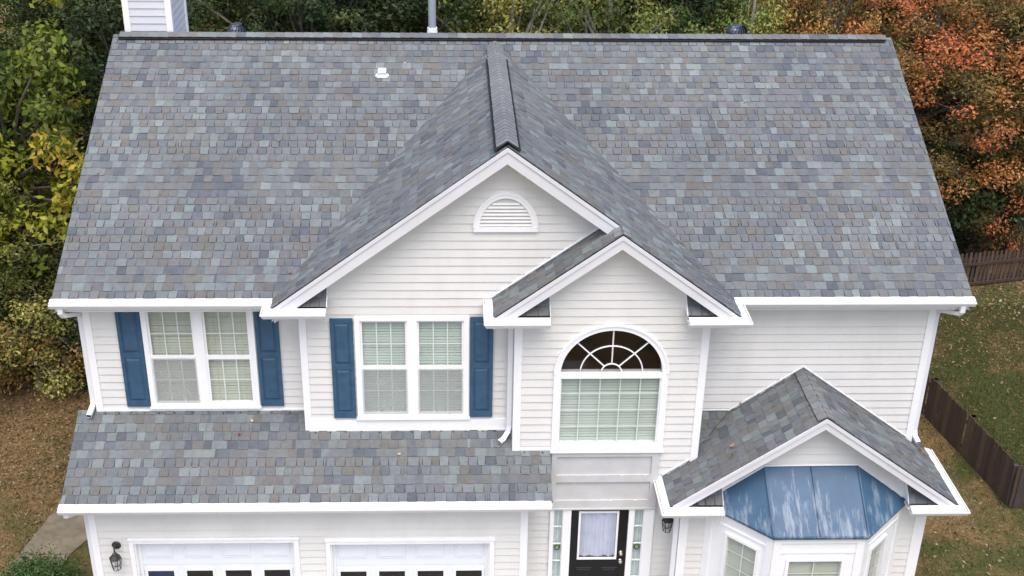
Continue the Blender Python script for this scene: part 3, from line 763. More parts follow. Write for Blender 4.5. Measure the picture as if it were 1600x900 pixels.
# arch window
def arch_window():
    y = YC; z0, zr0, zr1 = 3.21, 4.335, 4.42; gx0, gx1 = 7.640, 9.105; rx = (gx1-gx0)/2; rz = .70; cx = (gx0+gx1)/2
    mb = MB(); n = 40
    def ell(r0x, r0z, r1x, r1z, ya, yb, zc):
        for k in range(n):
            t0, t1 = math.pi*k/n, math.pi*(k+1)/n
            P = lambda rx_, rz_, t: (cx+rx_*math.cos(t), zc+rz_*math.sin(t))
            q = [P(r0x, r0z, t0), P(r1x, r1z, t0), P(r1x, r1z, t1), P(r0x, r0z, t1)]
            mb.hexa([(x, yb, z) for x, z in q], [(x, ya, z) for x, z in q])
    ell(rx, rz, rx+.095, rz+.09, y-.045, y+.1, zr1)
    ell(rx+.07, rz+.065, rx+.1, rz+.095, y-.06, y-.044, zr1)
    mb.box(gx0-.095, gx0, y-.045, y+.1, z0-.11, zr1); mb.box(gx1, gx1+.095, y-.045, y+.1, z0-.11, zr1)
    mb.box(gx0, gx1, y-.045, y+.1, z0-.07, z0); mb.box(gx0, gx1, y-.035, y+.1, zr0, zr1)
    mb.box(gx0-.11, gx1+.11, y-.085, y-.03, z0-.115, z0-.07)
    mb.box(gx0, gx0+.02, y-.02, y+.05, z0, zr0); mb.box(gx1-.02, gx1, y-.02, y+.05, z0, zr0)
    f = hp(mb.build('arch_window', M['trim']), 'tall window with a half round fanlight above the entry')
    mb = MB(); mb.face([(gx0, y+.02, z0), (gx1, y+.02, z0), (gx1, y+.02, zr0), (gx0, y+.02, zr0)])
    o = mb.build('glass_pane', M['glass']); o.parent = f
    mb = MB(); mb.face([(cx+rx*math.cos(math.pi*k/n), y+.02, zr1+rz*math.sin(math.pi*k/n)) for k in range(n+1)])
    o = mb.build('fanlight_glass', M['glass_dark']); o.parent = f
    mb = MB(); W = gx1-gx0; H = zr0-z0
    for k in range(1, 5): xx = gx0+W*k/5; mb.box(xx-.009, xx+.009, y+.028, y+.036, z0, zr0)
    for k in range(1, 4): zz = z0+H*k/4; mb.box(gx0, gx1, y+.029, y+.035, zz-.009, zz+.009)
    o = mb.build('muntin', M['muntin']); o.parent = f
    mb = MB()
    def arc(fr):
        pts = [(cx+rx*fr*math.cos(math.pi*k/24), y+.0, zr1+rz*fr*math.sin(math.pi*k/24)) for k in range(25)]; mb.tube(pts, .011, 6)
    arc(.2); arc(.615)
    for t in (45, 90, 135):
        c, s_ = math.cos(math.radians(t)), math.sin(math.radians(t))
        mb.tube([(cx+rx*.2*c, y+.001, zr1+rz*.2*s_), (cx+rx*c, y+.001, zr1+rz*s_)], .011, 6)
    o = mb.build('fan_muntin', M['muntin_w']); o.parent = f
    slats(gx0, gx1, z0, zr0, y+.09, 'blind_green', f, .046, 80)
    # room behind the fanlight
    mb = MB(); mb.box(gx0-.05, gx1+.05, y+.65, y+.67, 3.1, 5.3)
    mb.box(gx0-.05, gx1+.05, y+.13, y+.65, 4.33, 4.35)
    o = mb.build('room_wall', M['inner']); o.parent = f
arch_window()

# panels under the arch window
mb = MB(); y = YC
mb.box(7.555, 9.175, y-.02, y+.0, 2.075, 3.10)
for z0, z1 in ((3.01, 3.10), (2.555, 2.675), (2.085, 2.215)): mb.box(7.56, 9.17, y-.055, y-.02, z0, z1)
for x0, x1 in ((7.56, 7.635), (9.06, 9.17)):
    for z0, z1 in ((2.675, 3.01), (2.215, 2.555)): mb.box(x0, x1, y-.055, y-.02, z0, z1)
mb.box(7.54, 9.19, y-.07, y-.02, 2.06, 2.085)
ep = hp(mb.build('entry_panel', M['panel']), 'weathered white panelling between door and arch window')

for zz, k in ((2.678, .9), (2.218, 1.0)):
    mb = MB(); rr_ = random.Random(int(zz*10)); x = 7.64
    while x < 9.04:
        w_ = rr_.uniform(.05, .3); mb.box(x, min(9.05, x+w_), YC-.0545, YC-.05, zz-.006, zz+rr_.uniform(-.001, .004)); x += w_+rr_.uniform(0, .06)
    o = mb.build('grime_line', M['grime']); o.parent = ep
# gable louvre vent
def gable_vent():
    cx, z0, rx, rz, y = 6.828, 6.50, .445, .56, YB; mb = MB(); n = 32
    def ring(a, b, c, d, ya, yb):
        for k in range(n):
            t0, t1 = math.pi*k/n, math.pi*(k+1)/n; P = lambda p, q, t: (cx+p*math.cos(t), z0+.055+q*math.sin(t))
            q = [P(a, b, t0), P(c, d, t0), P(c, d, t1), P(a, b, t1)]; mb.hexa([(x, yb, z) for x, z in q], [(x, ya, z) for x, z in q])
    ring(rx-.085, rz-.13, rx, rz-.055, y-.045, y-.0); ring(rx-.02, rz-.075, rx+.005, rz-.05, y-.055, y-.045)
    mb.box(cx-rx, cx+rx, y-.047, y, z0-.01, z0+.06)
    f = hp(mb.build('gable_vent', M['trim']), 'half round louvred vent high in the big gable')
    mb = MB(); a, b = rx-.08, rz-.13
    for k in range(8):
        z = z0+.075+k*.052; h = (z+.05-z0-.055)/b
        if h >= 1: break
        hw = a*math.sqrt(1-h*h)+.02
        mb.hexa([(cx-hw, y-.04, z), (cx+hw, y-.04, z), (cx+hw, y-.02, z), (cx-hw, y-.02, z)], [(cx-hw, y-.012, z+.045), (cx+hw, y-.012, z+.045), (cx+hw, y-.004, z+.045), (cx-hw, y-.004, z+.045)])
    o = mb.build('louvre', M['siding']); o.parent = f
    mb = MB(); mb.face([(cx+a*math.cos(math.pi*k/n), y-.024, z0+.055+b*math.sin(math.pi*k/n)) for k in range(n+1)]); o = mb.build('louvre_backing', M['panel']); o.parent = f
gable_vent()

# shutters
def shutter(x0, x1, z0, z1, y):
    mb = MB(); ya, yb = y-.05, y-.018
    s_ = .05; zr = z0+(z1-z0)*.525
    mb.box(x0, x1, y-.034, y-.018, z0, z1)
    mb.box(x0, x0+s_, ya, y-.034, z0, z1); mb.box(x1-s_, x1, ya, y-.034, z0, z1)
    for za, zb in ((z0, z0+.10), (zr-.045, zr+.045), (z1-.07, z1)): mb.box(x0+s_, x1-s_, ya, y-.034, za, zb)
    f = hp(mb.build('shutter', M['shutter']))
    mb = MB()
    for za, zb in ((z0+.10, zr-.045), (zr+.045, z1-.07)):
        a, b, c, d = x0+s_+.012, x1-s_-.012, za+.012, zb-.012; e = .028
        q = [(a, c), (b, c), (b, d), (a, d)]; r = [(a+e, c+e), (b-e, c+e), (b-e, d-e), (a+e, d-e)]
        mb.hexa([(x, y-.034, z) for x, z in q], [(x, y-.049, z) for x, z in r])
    o = mb.build('raised_panel', M['shutter']); o.parent = f
shutter(1.235, 1.582, 3.53, 5.19, 0); shutter(3.225, 3.565, 3.53, 5.19, 0)
shutter(4.340, 4.668, 3.505, 5.15, YB); shutter(6.345, 6.678, 3.51, 5.17, YB)

# garage doors
def garage_door(x0, x1, zt, tarp=False, label=None):
    y = YG
    mb = MB(); w_ = .065     # casing on the wall
    mb.box(x0-w_, x0, y-.045, y+.0, -.1, zt+.055); mb.box(x1, x1+w_, y-.045, y+.0, -.1, zt+.055); mb.box(x0, x1, y-.045, y, zt, zt+.055)
    mb.box(x0-w_-.012, x1+w_+.012, y-.06, y, zt+.055, zt+.08)
    # jambs
    mb.box(x0-.001, x0+.02, y, y+.2, -.1, zt); mb.box(x1-.02, x1+.001, y, y+.2, -.1, zt); mb.box(x0+.02, x1-.02, y, y+.2, zt-.02, zt+.001)
    mb.box(x0+.02, x0+.06, y+.10, y+.13, -.1, zt-.02); mb.box(x1-.06, x1-.02, y+.10, y+.13, -.1, zt-.02)
    f = hp(mb.build('garage_door', M['trim']), label)
    yd = y+.13; nW = 4; W = (x1-x0-.04)/nW; H = (zt+.08)/4
    H = .50
    mb = MB(); zs = [zt-.02-k*H for k in range(5)]
    rects = []; holes = []
    for k in range(4):
        for i in range(nW):
            a = x0+.02+W*i+.075; b = a+W-.15; zz1 = zs[k]-.08; zz0 = max(zs[k+1]+.13, zs[k+1]+.08)
            (holes if k == 1 else rects).append((a, b, zz0, zz1))
    # slab split around the window row
    for k in range(4):
        z1_, z0_ = zs[k]-.003, max(zs[k+1], -.1)+.003
        if k != 1: mb.box(x0+.02, x1-.02, yd, yd+.04, z0_, z1_); continue
        hz0, hz1 = holes[0][2], holes[0][3]
        mb.box(x0+.02, x1-.02, yd, yd+.04, z0_, hz0); mb.box(x0+.02, x1-.02, yd, yd+.04, hz1, z1_)
        xs = [x0+.02]+[v for h in holes for v in (h[0], h[1])]+[x1-.02]
        for a, b in zip(xs[::2], xs[1::2]): mb.box(a, b, yd, yd+.04, hz0, hz1)
    for a, b, c, d in rects:      # raised panels
        if d < c: continue
        e = .03
        mb.hexa([(a, yd, c), (b, yd, c), (b, yd, d), (a, yd, d)], [(a+.01, yd-.014, c+.01), (b-.01, yd-.014, c+.01), (b-.01, yd-.014, d-.01), (a+.01, yd-.014, d-.01)])
        mb.hexa([(a+e, yd-.014, c+e), (b-e, yd-.014, c+e), (b-e, yd-.014, d-e), (a+e, yd-.014, d-e)], [(a+e+.02, yd-.022, c+e+.02), (b-e-.02, yd-.022, c+e+.02), (b-e-.02, yd-.022, d-e-.02), (a+e+.02, yd-.022, d-e-.02)])
    o = mb.build('door_panel', M['garage']); o.parent = f
    for i, (a, b, c, d) in enumerate(holes):
        mb = MB(); s_ = .025
        mb.box(a-.015, b+.015, yd-.02, yd, d-s_, d+.015); mb.box(a-.015, b+.015, yd-.02, yd, c-.015, c+s_)
        mb.box(a-.015, a+s_-.005, yd-.02, yd, c+s_, d-s_); mb.box(b-s_+.005, b+.015, yd-.02, yd, c+s_, d-s_)
        o = mb.build('window_frame', M['trim']); o.parent = f
        mb = MB(); mb.face([(a, yd+.01, c), (b, yd+.01, c), (b, yd+.01, d), (a, yd+.01, d)])
        o = mb.build('glass_pane', M['glass_dark']); o.parent = f
    mb = MB(); mb.box(x0-.2, x1+.2, y+1.2, y+1.22, -.1, zt+.2); o = mb.build('garage_interior', M['inner']); o.parent = f
    if tarp:
        mb = MB(); a, b, c, d = holes[0]; mb.box(a-.05, b+.03, yd+.12, yd+.14, c-.2, d+.05); o = mb.build('blue_sheet', M['tarp']); o.parent = f
garage_door(*G1, tarp=True, label='left garage door with a blue sheet behind its first pane')
garage_door(*G2, label='right garage door')

# entry door
def front_door():
    y = YC; mb = MB(); zt = 2.045
    # casing and posts
    mb.box(7.56, 9.19, y-.04, y+.03, zt, 2.075-.016)
    for a, b in ((7.58, 7.625), (7.77, 7.895), (8.778, 8.86), (9.012, 9.16)): mb.box(a, b, y-.04, y+.06, 0.0, zt-.001)
    mb.box(7.57, 7.60, y-.052, y-.04, 0, zt); mb.box(9.135, 9.165, y-.052, y-.04, 0, zt)
    f = hp(mb.build('entry_frame', M['trim']), 'white door frame with sidelights')
    for a, b in ((7.625, 7.77), (8.86, 9.012)):
        mb = MB(); mb.face([(a, y+.0, 0), (b, y, 0), (b, y, zt), (a, y, zt)]); o = mb.build('sidelight_glass', M['glass']); o.parent = f
        mb = MB()
        for z in (1.71, 1.385, 1.06, .735, .41): mb.box(a, b, y-.012, y+.012, z-.008, z+.008)
        mb.box(a, a+.012, y-.014, y+.012, 0, zt); mb.box(b-.012, b, y-.014, y+.012, 0, zt)
        o = mb.build('muntin', M['muntin_w']); o.parent = f
        mb = MB(); n = 14
        for k in range(n):
            xa, xb = a+(b-a)*k/n, a+(b-a)*(k+1)/n; dy = lambda i: .012*math.sin(i*1.9)
            mb.face([(xa, y+.05+dy(k), 0), (xb, y+.05+dy(k+1), 0), (xb, y+.05+dy(k+1), zt), (xa, y+.05+dy(k), zt)])
        o = mb.build('sidelight_curtain', M['curtain_pale']); o.parent = f
        cx = (a+b)/2; zc = 1.325; mb = MB()
        mb.tube([(cx+.038*math.cos(t*math.pi/8), y-.016, zc+.045*math.sin(t*math.pi/8)) for t in range(17)], .013, 6, cap=False)
        wr = mb.build('hanging_wreath', M['emblem']); wr.parent = f
        mb = MB(); mb.hexa([(cx+.028*math.cos(t*math.pi/6), y-.01, zc+.034*math.sin(t*math.pi/6)) for t in range(12)], [(cx+.028*math.cos(t*math.pi/6), y-.016, zc+.034*math.sin(t*math.pi/6)) for t in range(12)])
        o = mb.build('wreath_centre', M['gold']); o.parent = f
    # slab
    mb = MB(); x0, x1 = 7.898, 8.775; gx0, gx1, gz0, gz1 = 8.045, 8.60, 1.115, 1.965
    mb.box(x0, gx0, y+.0, y+.045, .01, zt-.003); mb.box(gx1, x1, y, y+.045, .01, zt-.003); mb.box(gx0, gx1, y, y+.045, .01, gz0); mb.box(gx0, gx1, y, y+.045, gz1, zt-.003)
    for a, b in ((8.0, 8.26), (8.40, 8.66)):
        for c, d in ((.15, .92),):
            for k, (e, yy) in enumerate(((0, y-.008), (.03, y-.016))):
                mb.hexa([(a+e, y if k == 0 else y-.008, c+e), (b-e, y if k == 0 else y-.008, c+e), (b-e, y if k == 0 else y-.008, d-e), (a+e, y if k == 0 else y-.008, d-e)], [(a+e+.012, yy, c+e+.012), (b-e-.012, yy, c+e+.012), (b-e-.012, yy, d-e-.012), (a+e+.012, yy, d-e-.012)])
    door = hp(mb.build('front_door', M['black']), 'black front door with a curtained glass pane')
    def sub(o): o.parent = door
    mb = MB(); t = .03
    mb.box(gx0-t, gx1+t, y-.022, y+.0, gz1, gz1+t); mb.box(gx0-t, gx1+t, y-.022, y, gz0-t, gz0); mb.box(gx0-t, gx0, y-.022, y, gz0, gz1); mb.box(gx1, gx1+t, y-.022, y, gz0, gz1)
    sub(mb.build('window_frame', M['muntin_w']))
    mb = MB(); mb.face([(gx0, y+.01, gz0), (gx1, y+.01, gz0), (gx1, y+.01, gz1), (gx0, y+.01, gz1)]); sub(mb.build('glass_pane', M['glass']))
    mb = MB(); n = 60
    for k in range(n):
        xa, xb = gx0+(gx1-gx0)*k/n, gx0+(gx1-gx0)*(k+1)/n; g = lambda i: .016*math.sin(i*.36+1.5*math.sin(i*.11))+.004*math.sin(i*1.1)
        mb.face([(xa, y+.035+g(k), gz0), (xb, y+.035+g(k+1), gz0), (xb, y+.035+g(k+1)*.8, gz1), (xa, y+.035+g(k)*.8, gz1)])
    sub(mb.build('curtain', M['curtain_lav'], smooth=True))
    R = Matrix.Rotation(math.pi/2, 4, 'X')
    for z, r in ((1.20, .027), (1.05, .03)):
        mb = MB(); mb.lathe((0, 0, 0), [(.034, 0), (.034, .008), (.013, .012), (.013, .03), (r, .04), (r*1.05, .052), (r*.7, .066), (.002, .07)], 18)
        sub(mb.build('door_knob' if z < 1.1 else 'deadbolt', M['brass'], smooth=True, T=Matrix.Translation((8.695, y, z)) @ R))
front_door()

# wall lanterns
def lantern(x, y, z, label, s=1.0):
    mb = MB(); mb.box(x-.055*s, x+.075*s, y-.03, y-.0, z+.0, z+.2*s); base = hp(mb.build('wall_lantern', M['siding']), label)
    def sub(o): o.parent = base
    mb = MB(); R = Matrix.Rotation(math.pi/2, 4, 'X')
    mb.lathe((0, 0, 0), [(.06*s, 0), (.062*s, .012), (.05*s, .025), (.02, .035)], 16); sub(mb.build('back_plate', M['bronze'], T=Matrix.Translation((x, y-.03, z+.10*s)) @ R))
    mb = MB(); c = (x, y-.16*s)
    mb.tube([(x, y-.05, z+.10*s), (x, y-.10, z+.15*s), (x, y-.15*s, z+.14*s), (x, y-.16*s, z+.05*s)], .012, 8)
    mb.lathe((c[0], c[1], z-.02*s), [(.085*s, 0), (.08*s, .012), (.045*s, .05*s), (.03*s, .075*s), (.012, .09*s)], 6)
    for q in range(6):
        t = q*math.pi/3; a, b = .078*s, .052*s
        mb.tube([(c[0]+a*math.cos(t), c[1]+a*math.sin(t), z-.02*s), (c[0]+b*math.cos(t), c[1]+b*math.sin(t), z-.20*s)], .006, 4)
    for r, zz in ((.066, -.11), (.052, -.20)):
        mb.tube([(c[0]+r*s*math.cos(q*math.pi/3), c[1]+r*s*math.sin(q*math.pi/3), z+zz*s) for q in range(7)], .006, 4, cap=False)
    sub(mb.build('lantern_cage', M['bronze']))
    mb = MB(); mb.lathe((c[0], c[1], z-.195*s), [(.046*s, 0), (.070*s, .17*s)], 6); sub(mb.build('lantern_glass', M['glass']))
    mb = MB(); mb.lathe((c[0], c[1], z-.15*s), [(.012, 0), (.014, .04), (.02, .06), (.016, .09), (.004, .1)], 8); sub(mb.build('bulb', M['trim'], smooth=True))
lantern(1.12, YG, 1.72, 'black wall lantern left of the garage doors', 1.1)
lantern(9.35, YC, 1.96, 'black wall lantern right of the front door', 1.1)

# bay window with blue metal roof
def bay():
    ze = 2.494; W1, F1, F2, W2 = (9.783, YEw), (10.637, -2.013), (12.002, -2.017), (12.84, YEw); T1, T2 = (10.621, 3.13), (11.984, 3.14)
    y0 = YEw-.02
    mb = MB()
    def pl(pts): 
        mb.face(pts); 
    A = (T1[0], y0, T1[1]); B = (T2[0], y0, T2[1])
    q = lambda p: (p[0], p[1], ze)
    pl([q(W1), q(F1), A]); pl([q(F1), q(F2), B, A]); pl([q(F2), q(W2), B])
    dn = lambda p: (p[0], p[1], ze-.045)
    for a, b in ((W1, F1), (F1, F2), (F2, W2)): mb.face([dn(a), dn(b), q(b), q(a)])
    mb.face([dn(W1), dn(W2), dn(F2), dn(F1)])
    roof = hp(mb.build('bay_window_roof', M['bluemetal']), 'blue metal bay window roof with chalky worn streaks')
    mb = MB(); up = Vector((0, 0, .012))
    for a, b in ((q(F1), A), (q(F2), B), ((11.31, -2.015, ze), (11.305, y0, 3.135))): mb.tube([Vector(a)+up, Vector(b)+up], .016, 6)
    for a, b in ((W1, F1), (F1, F2), (F2, W2)): mb.tube([Vector(q(a)), Vector(q(b))], .014, 6)
    o = mb.build('seam_rib', M['bluemetal']); o.parent = roof
    mb = MB()
    for a, b in ((q(W1), A), (A, B), (B, q(W2))): mb.tube([Vector(a)+Vector((0, -.01, .02)), Vector(b)+Vector((0, -.01, .02))], .014, 6)
    o = mb.build('flashing', M['gutter']); o.parent = roof
    # bay body
    body = [(9.86, YEw), (10.665, -1.955), (11.975, -1.955), (12.77, YEw)]
    F = None
    for i, (a, b) in enumerate(zip(body, body[1:])):
        a = Vector(a); b = Vector(b); L = (b-a).length; d = (b-a).normalized(); nrm = Vector((d.y, -d.x))
        T = Matrix(((d.x, -nrm.x, 0, a.x), (d.y, -nrm.y, 0, a.y), (0, 0, 1, 0), (0, 0, 0, 1)))    # local: x along, y inward, z up
        if i == 0: g0, g1, gt, gb = .40, .90, 2.10, .75
        elif i == 1: g0, g1, gt, gb = .255, 1.02, 2.04, .75
        else: g0, g1, gt, gb = .255, .67, 2.08, .75
        ztop = ze-.05
        mb = MB()
        mb.box(0, g0, 0, .08, -.1, ztop); mb.box(g1, L, 0, .08, -.1, ztop); mb.box(g0, g1, 0, .08, gt, ztop); mb.box(g0, g1, 0, .08, -.1, gb)
        mb.box(0, .11, -.022, 0, -.1, ztop); mb.box(L-.11, L, -.022, 0, -.1, ztop)
        mb.box(.11, L-.11, -.02, 0, ztop-.09, ztop)
        mb.box(.11, L-.11, -.012, 0, gt+.13, gt+.16)
        o = hp(mb.build('bay_wall', M['trim'], T=T))
        mb = MB(); c = .045
        mb.box(g0-c, g1+c, -.03, 0, gt, gt+c); mb.box(g0-c, g0, -.03, 0, gb, gt); mb.box(g1, g1+c, -.03, 0, gb, gt); mb.box(g0-c, g1+c, -.035, 0, gb-c, gb)
        w_ = hp(mb.build('bay_window', M['trim'], T=T), ('left angled bay window', 'front bay window', 'right angled bay window')[i])
        mb = MB(); mb.face([(g0, .02, gb), (g1, .02, gb), (g1, .02, gt), (g0, .02, gt)]); o = mb.build('glass_pane', M['glass'], T=T); o.parent = w_
        mb = MB(); xm = (g0+g1)/2; mb.box(xm-.009, xm+.009, .026, .034, gb, gt)
        for k in range(1, 5): z = gt-(gt-gb)*k/5; mb.box(g0, g1, .027, .033, z-.009, z+.009)
        o = mb.build('muntin', M['muntin_w'], T=T); o.parent = w_
        mb = MB(); z = gb
        while z < gt:
            mb.face([(g0, .062, z-.018), (g1, .062, z-.018), (g1, .086, z+.018), (g0, .086, z+.018)]); z += .044
        o = mb.build('blind', M['blind'], T=T); o.parent = w_
    mb = MB(); mb.box(9.90, 12.72, YEw-.01, YEw+.02, -.1, 2.43); hp(mb.build('bay_back', M['inner']))
bay()
mb = Each('bay_side_trim', M['trim']); mb.box(9.915, 9.955, YEw-.035, YEw-.001, -.1, 2.45); mb.box(12.70, 12.74, YEw-.035, YEw-.001, -.1, 2.45)

# downspouts
def downspout(pts, w_=.075, d_=.06, label=None):
    mb = MB(); pts = [Vector(p) for p in pts]
    rings = []
    for k, p in enumerate(pts):
        dd = (pts[min(k+1, len(pts)-1)]-pts[max(k-1, 0)]).normalized()
        a = Vector((1, 0, 0)) if abs(dd.x) < .9 else Vector((0, 1, 0)); a = (a-dd*a.dot(dd)).normalized(); b = dd.cross(a)
        ring = [p+a*(sx*w_/2)+b*(sy*d_/2) for sx, sy in ((-1, -.8), (-.8, -1), (.8, -1), (1, -.8), (1, .8), (.8, 1), (-.8, 1), (-1, .8))]
        i = len(mb.v); mb.v += [tuple(q) for q in ring]; rings.append(i)
    for r0, r1 in zip(rings, rings[1:]):
        for q in range(8): mb.f.append((r0+q, r0+(q+1) % 8, r1+(q+1) % 8, r1+q)); mb.c.append(None)
    o = hp(mb.build('downspout', M['gutter']), label)
    mb = MB(); e = pts[-1]; dd = (pts[-1]-pts[-2]).normalized(); a = (Vector((1, 0, 0))-dd*dd.x).normalized(); b = dd.cross(a)
    mb.face([e-dd*.004+a*(sx*w_*.42)+b*(sy*d_*.42) for sx, sy in ((-1, -1), (1, -1), (1, 1), (-1, 1))]); q = mb.build('spout_mouth', M['deck']); q.parent = o
downspout([(.58, -.37, 5.36), (.58, -.37, 5.26), (.60, -.34, 5.20), (.66, -.16, 5.13), (.715, .0, 5.06), (.720, .02, 5.0), (.720, .02, 3.62), (.72, .0, 3.55), (.70, -.10, 3.49), (.69, -.2, 3.46)], label='downspout at the upper left corner')
downspout([(13.42, -.38, 5.36), (13.42, -.38, 5.25), (13.41, -.35, 5.20), (13.34, -.18, 5.15), (13.245, .0, 5.08), (13.24, .04, 5.0), (13.24, .04, 3.0), (13.25, .0, 2.90), (13.28, -.10, 2.84)], label='downspout at the upper right corner')
downspout([(6.92, -.56, 5.36), (6.925, -.50, 5.20), (6.925, -.46, 5.05), (6.925, -.45, 3.42), (6.91, -.47, 3.32), (6.84, -.55, 3.235), (6.78, -.60, 3.215)], label='downspout beside the entry bay')
downspout([(.56, YGe-.06, 2.63), (.56, YGe-.05, 2.56), (.64, -1.30, 2.50), (.725, -1.13, 2.42), (.728, -1.1, 2.32), (.728, -1.1, .1), (.70, -1.2, .0)], label='downspout at the garage corner')
downspout([(9.34, yE-.06, zEe-.1), (9.35, -1.36, 2.42), (9.41, -1.22, 2.34), (9.42, -1.12, 2.26), (9.42, -1.12, .1), (9.42, -1.2, .02)], label='downspout left of the bay window')

# exposed nail heads along the flashing course
mb = MB(); rng = random.Random(3)
for (xa, xb, y) in ((.9, 3.85, -.065), (4.05, 6.75, -.375), (7.15, 7.5, -.70)):
    x = xa
    while x < xb:
        zc = gz(y)+.014+rng.uniform(0, .002); mb.lathe((x, y+rng.uniform(-.012, .012), zc-.004), [(.012, 0), (.012, .006), (.006, .01)], 8); x += rng.uniform(.17, .27)
hp(mb.build('nail_head', M['mesh_black']))

# chimney chase
def chimney():
    x0, x1, y0, y1, z0, z1 = .625, 1.375, 5.02, 6.25, 7.0, 9.7
    obj_ = hp(siding('chimney', (0, y0), FX, FN, [(x0, z0), (x1, z0), (x1, z1), (x0, z1)], [], None, m=M['chase']), 'white sided chimney chase behind the ridge')
    for (O, U, Nn, pl) in (((x1, 0), (0, 1), (1, 0), [(y0, z0), (y1, z0), (y1, z1), (y0, z1)]), ((x0, 0), (0, 1), (-1, 0), [(y0, z0), (y1, z0), (y1, z1), (y0, z1)]), ((0, y1), FX, (0, 1), [(x0, z0), (x1, z0), (x1, z1), (x0, z1)])):
        o = siding('chimney_side', O, U, Nn, pl, [], None, m=M['chase']); o.parent = obj_
    mb = MB()
    for a, b in ((x0-.03, x0+.075), (x1-.075, x1+.03)): mb.box(a, b, y0-.03, y0, z0, z1)
    mb.box(x0-.03, x0, y0, y0+.08, z0, z1); mb.box(x1, x1+.03, y0, y0+.06, z0, z1); mb.box(x1, x1+.03, y1-.06, y1+.03, z0, z1)
    o = mb.build('corner_board', M['trim']); o.parent = obj_
    mb = MB(); mb.box(x0-.1, x1+.1, y0-.1, y1+.1, z1, z1+.06); mb.lathe(((x0+x1)/2, (y0+y1)/2, z1+.06), [(.13, 0), (.13, .25), (.2, .26), (.2, .32), (.02, .38)], 16)
    o = mb.build('chimney_cap', M['galv']); o.parent = obj_
chimney()
# turbine vents
def turbine(x, y):
    zb = mz(2*Yr-y)
    mb = MB(); mb.lathe((x, y, zb-.05), [(.30, 0), (.17, .03), (.15, .05), (.15, .20), (.165, .21)], 24)
    b = hp(mb.build('turbine_vent', M['turb']), None)
    R_ = .19; zc_ = 7.81
    mb = MB(); n = 20
    for k in range(n):
        t = 2*math.pi*k/n; prev = None
        for s_ in range(9):
            f = s_/8; ph = -.75+f*(math.pi/2-.25+.75); r = R_*math.cos(ph); zz = zc_+R_*.85*math.sin(ph); tt = t+.5*f
            wd = max(.012, .55*r*2*math.pi/n*1.3)
            p = (x+r*math.cos(tt), y+r*math.sin(tt), zz); r2 = r-.018
            q = (x+r2*math.cos(tt)-wd*math.sin(tt), y+r2*math.sin(tt)+wd*math.cos(tt), zz)
            if prev: mb.face([prev[0], p, q, prev[1]])
            prev = (p, q)
    o = mb.build('vane', M['turb_l']); o.parent = b
    mb = MB(); mb.lathe((x, y, zc_+R_*.85*.80), [(R_*.50, 0), (R_*.42, .018), (R_*.25, .03), (.01, .036)], 24); o = mb.build('dome_cap', M['turb_l'], smooth=True); o.parent = b
    mb = MB(); mb.lathe((x, y, zc_-.15), [(.12, 0), (.14, .12), (.10, .24), (.03, .29)], 16); o = mb.build('turbine_core', M['deck']); o.parent = b
turbine(2.45, 5.2); turbine(11.03, 5.25)
mb = MB(); mb.lathe((5.765, 5.3, 7.45), [(.066, 0), (.066, 1.9), (.058, 1.9)], 20); vp = hp(mb.build('vent_pipe', M['galv'], smooth=False), 'tall galvanised flue pipe behind the ridge')
mb = MB(); mb.lathe((5.765, 5.3, 7.46), [(.16, 0), (.10, .2), (.085, .40), (.085, .42)], 20); o = mb.build('storm_collar', M['trim']); o.parent = vp
# small white vent box on the roof
mb = MB(); Tm = Matrix.Translation((4.96, 3.88, mz(3.88)+.012)) @ Matrix.Rotation(math.atan(aM), 4, 'X')
mb.box(-.10, .10, -.07, .02, 0, .006); mb.box(-.065, .065, -.03, .08, .006, .075); mb.tube([(-.09, -.05, .006), (-.09, -.05, .03)], .02, 8); mb.tube([(.09, -.05, .006), (.09, -.05, .03)], .02, 8)
hp(mb.build('roof_vent_box', M['trim'], T=Tm), 'small white vent box on the left main roof')

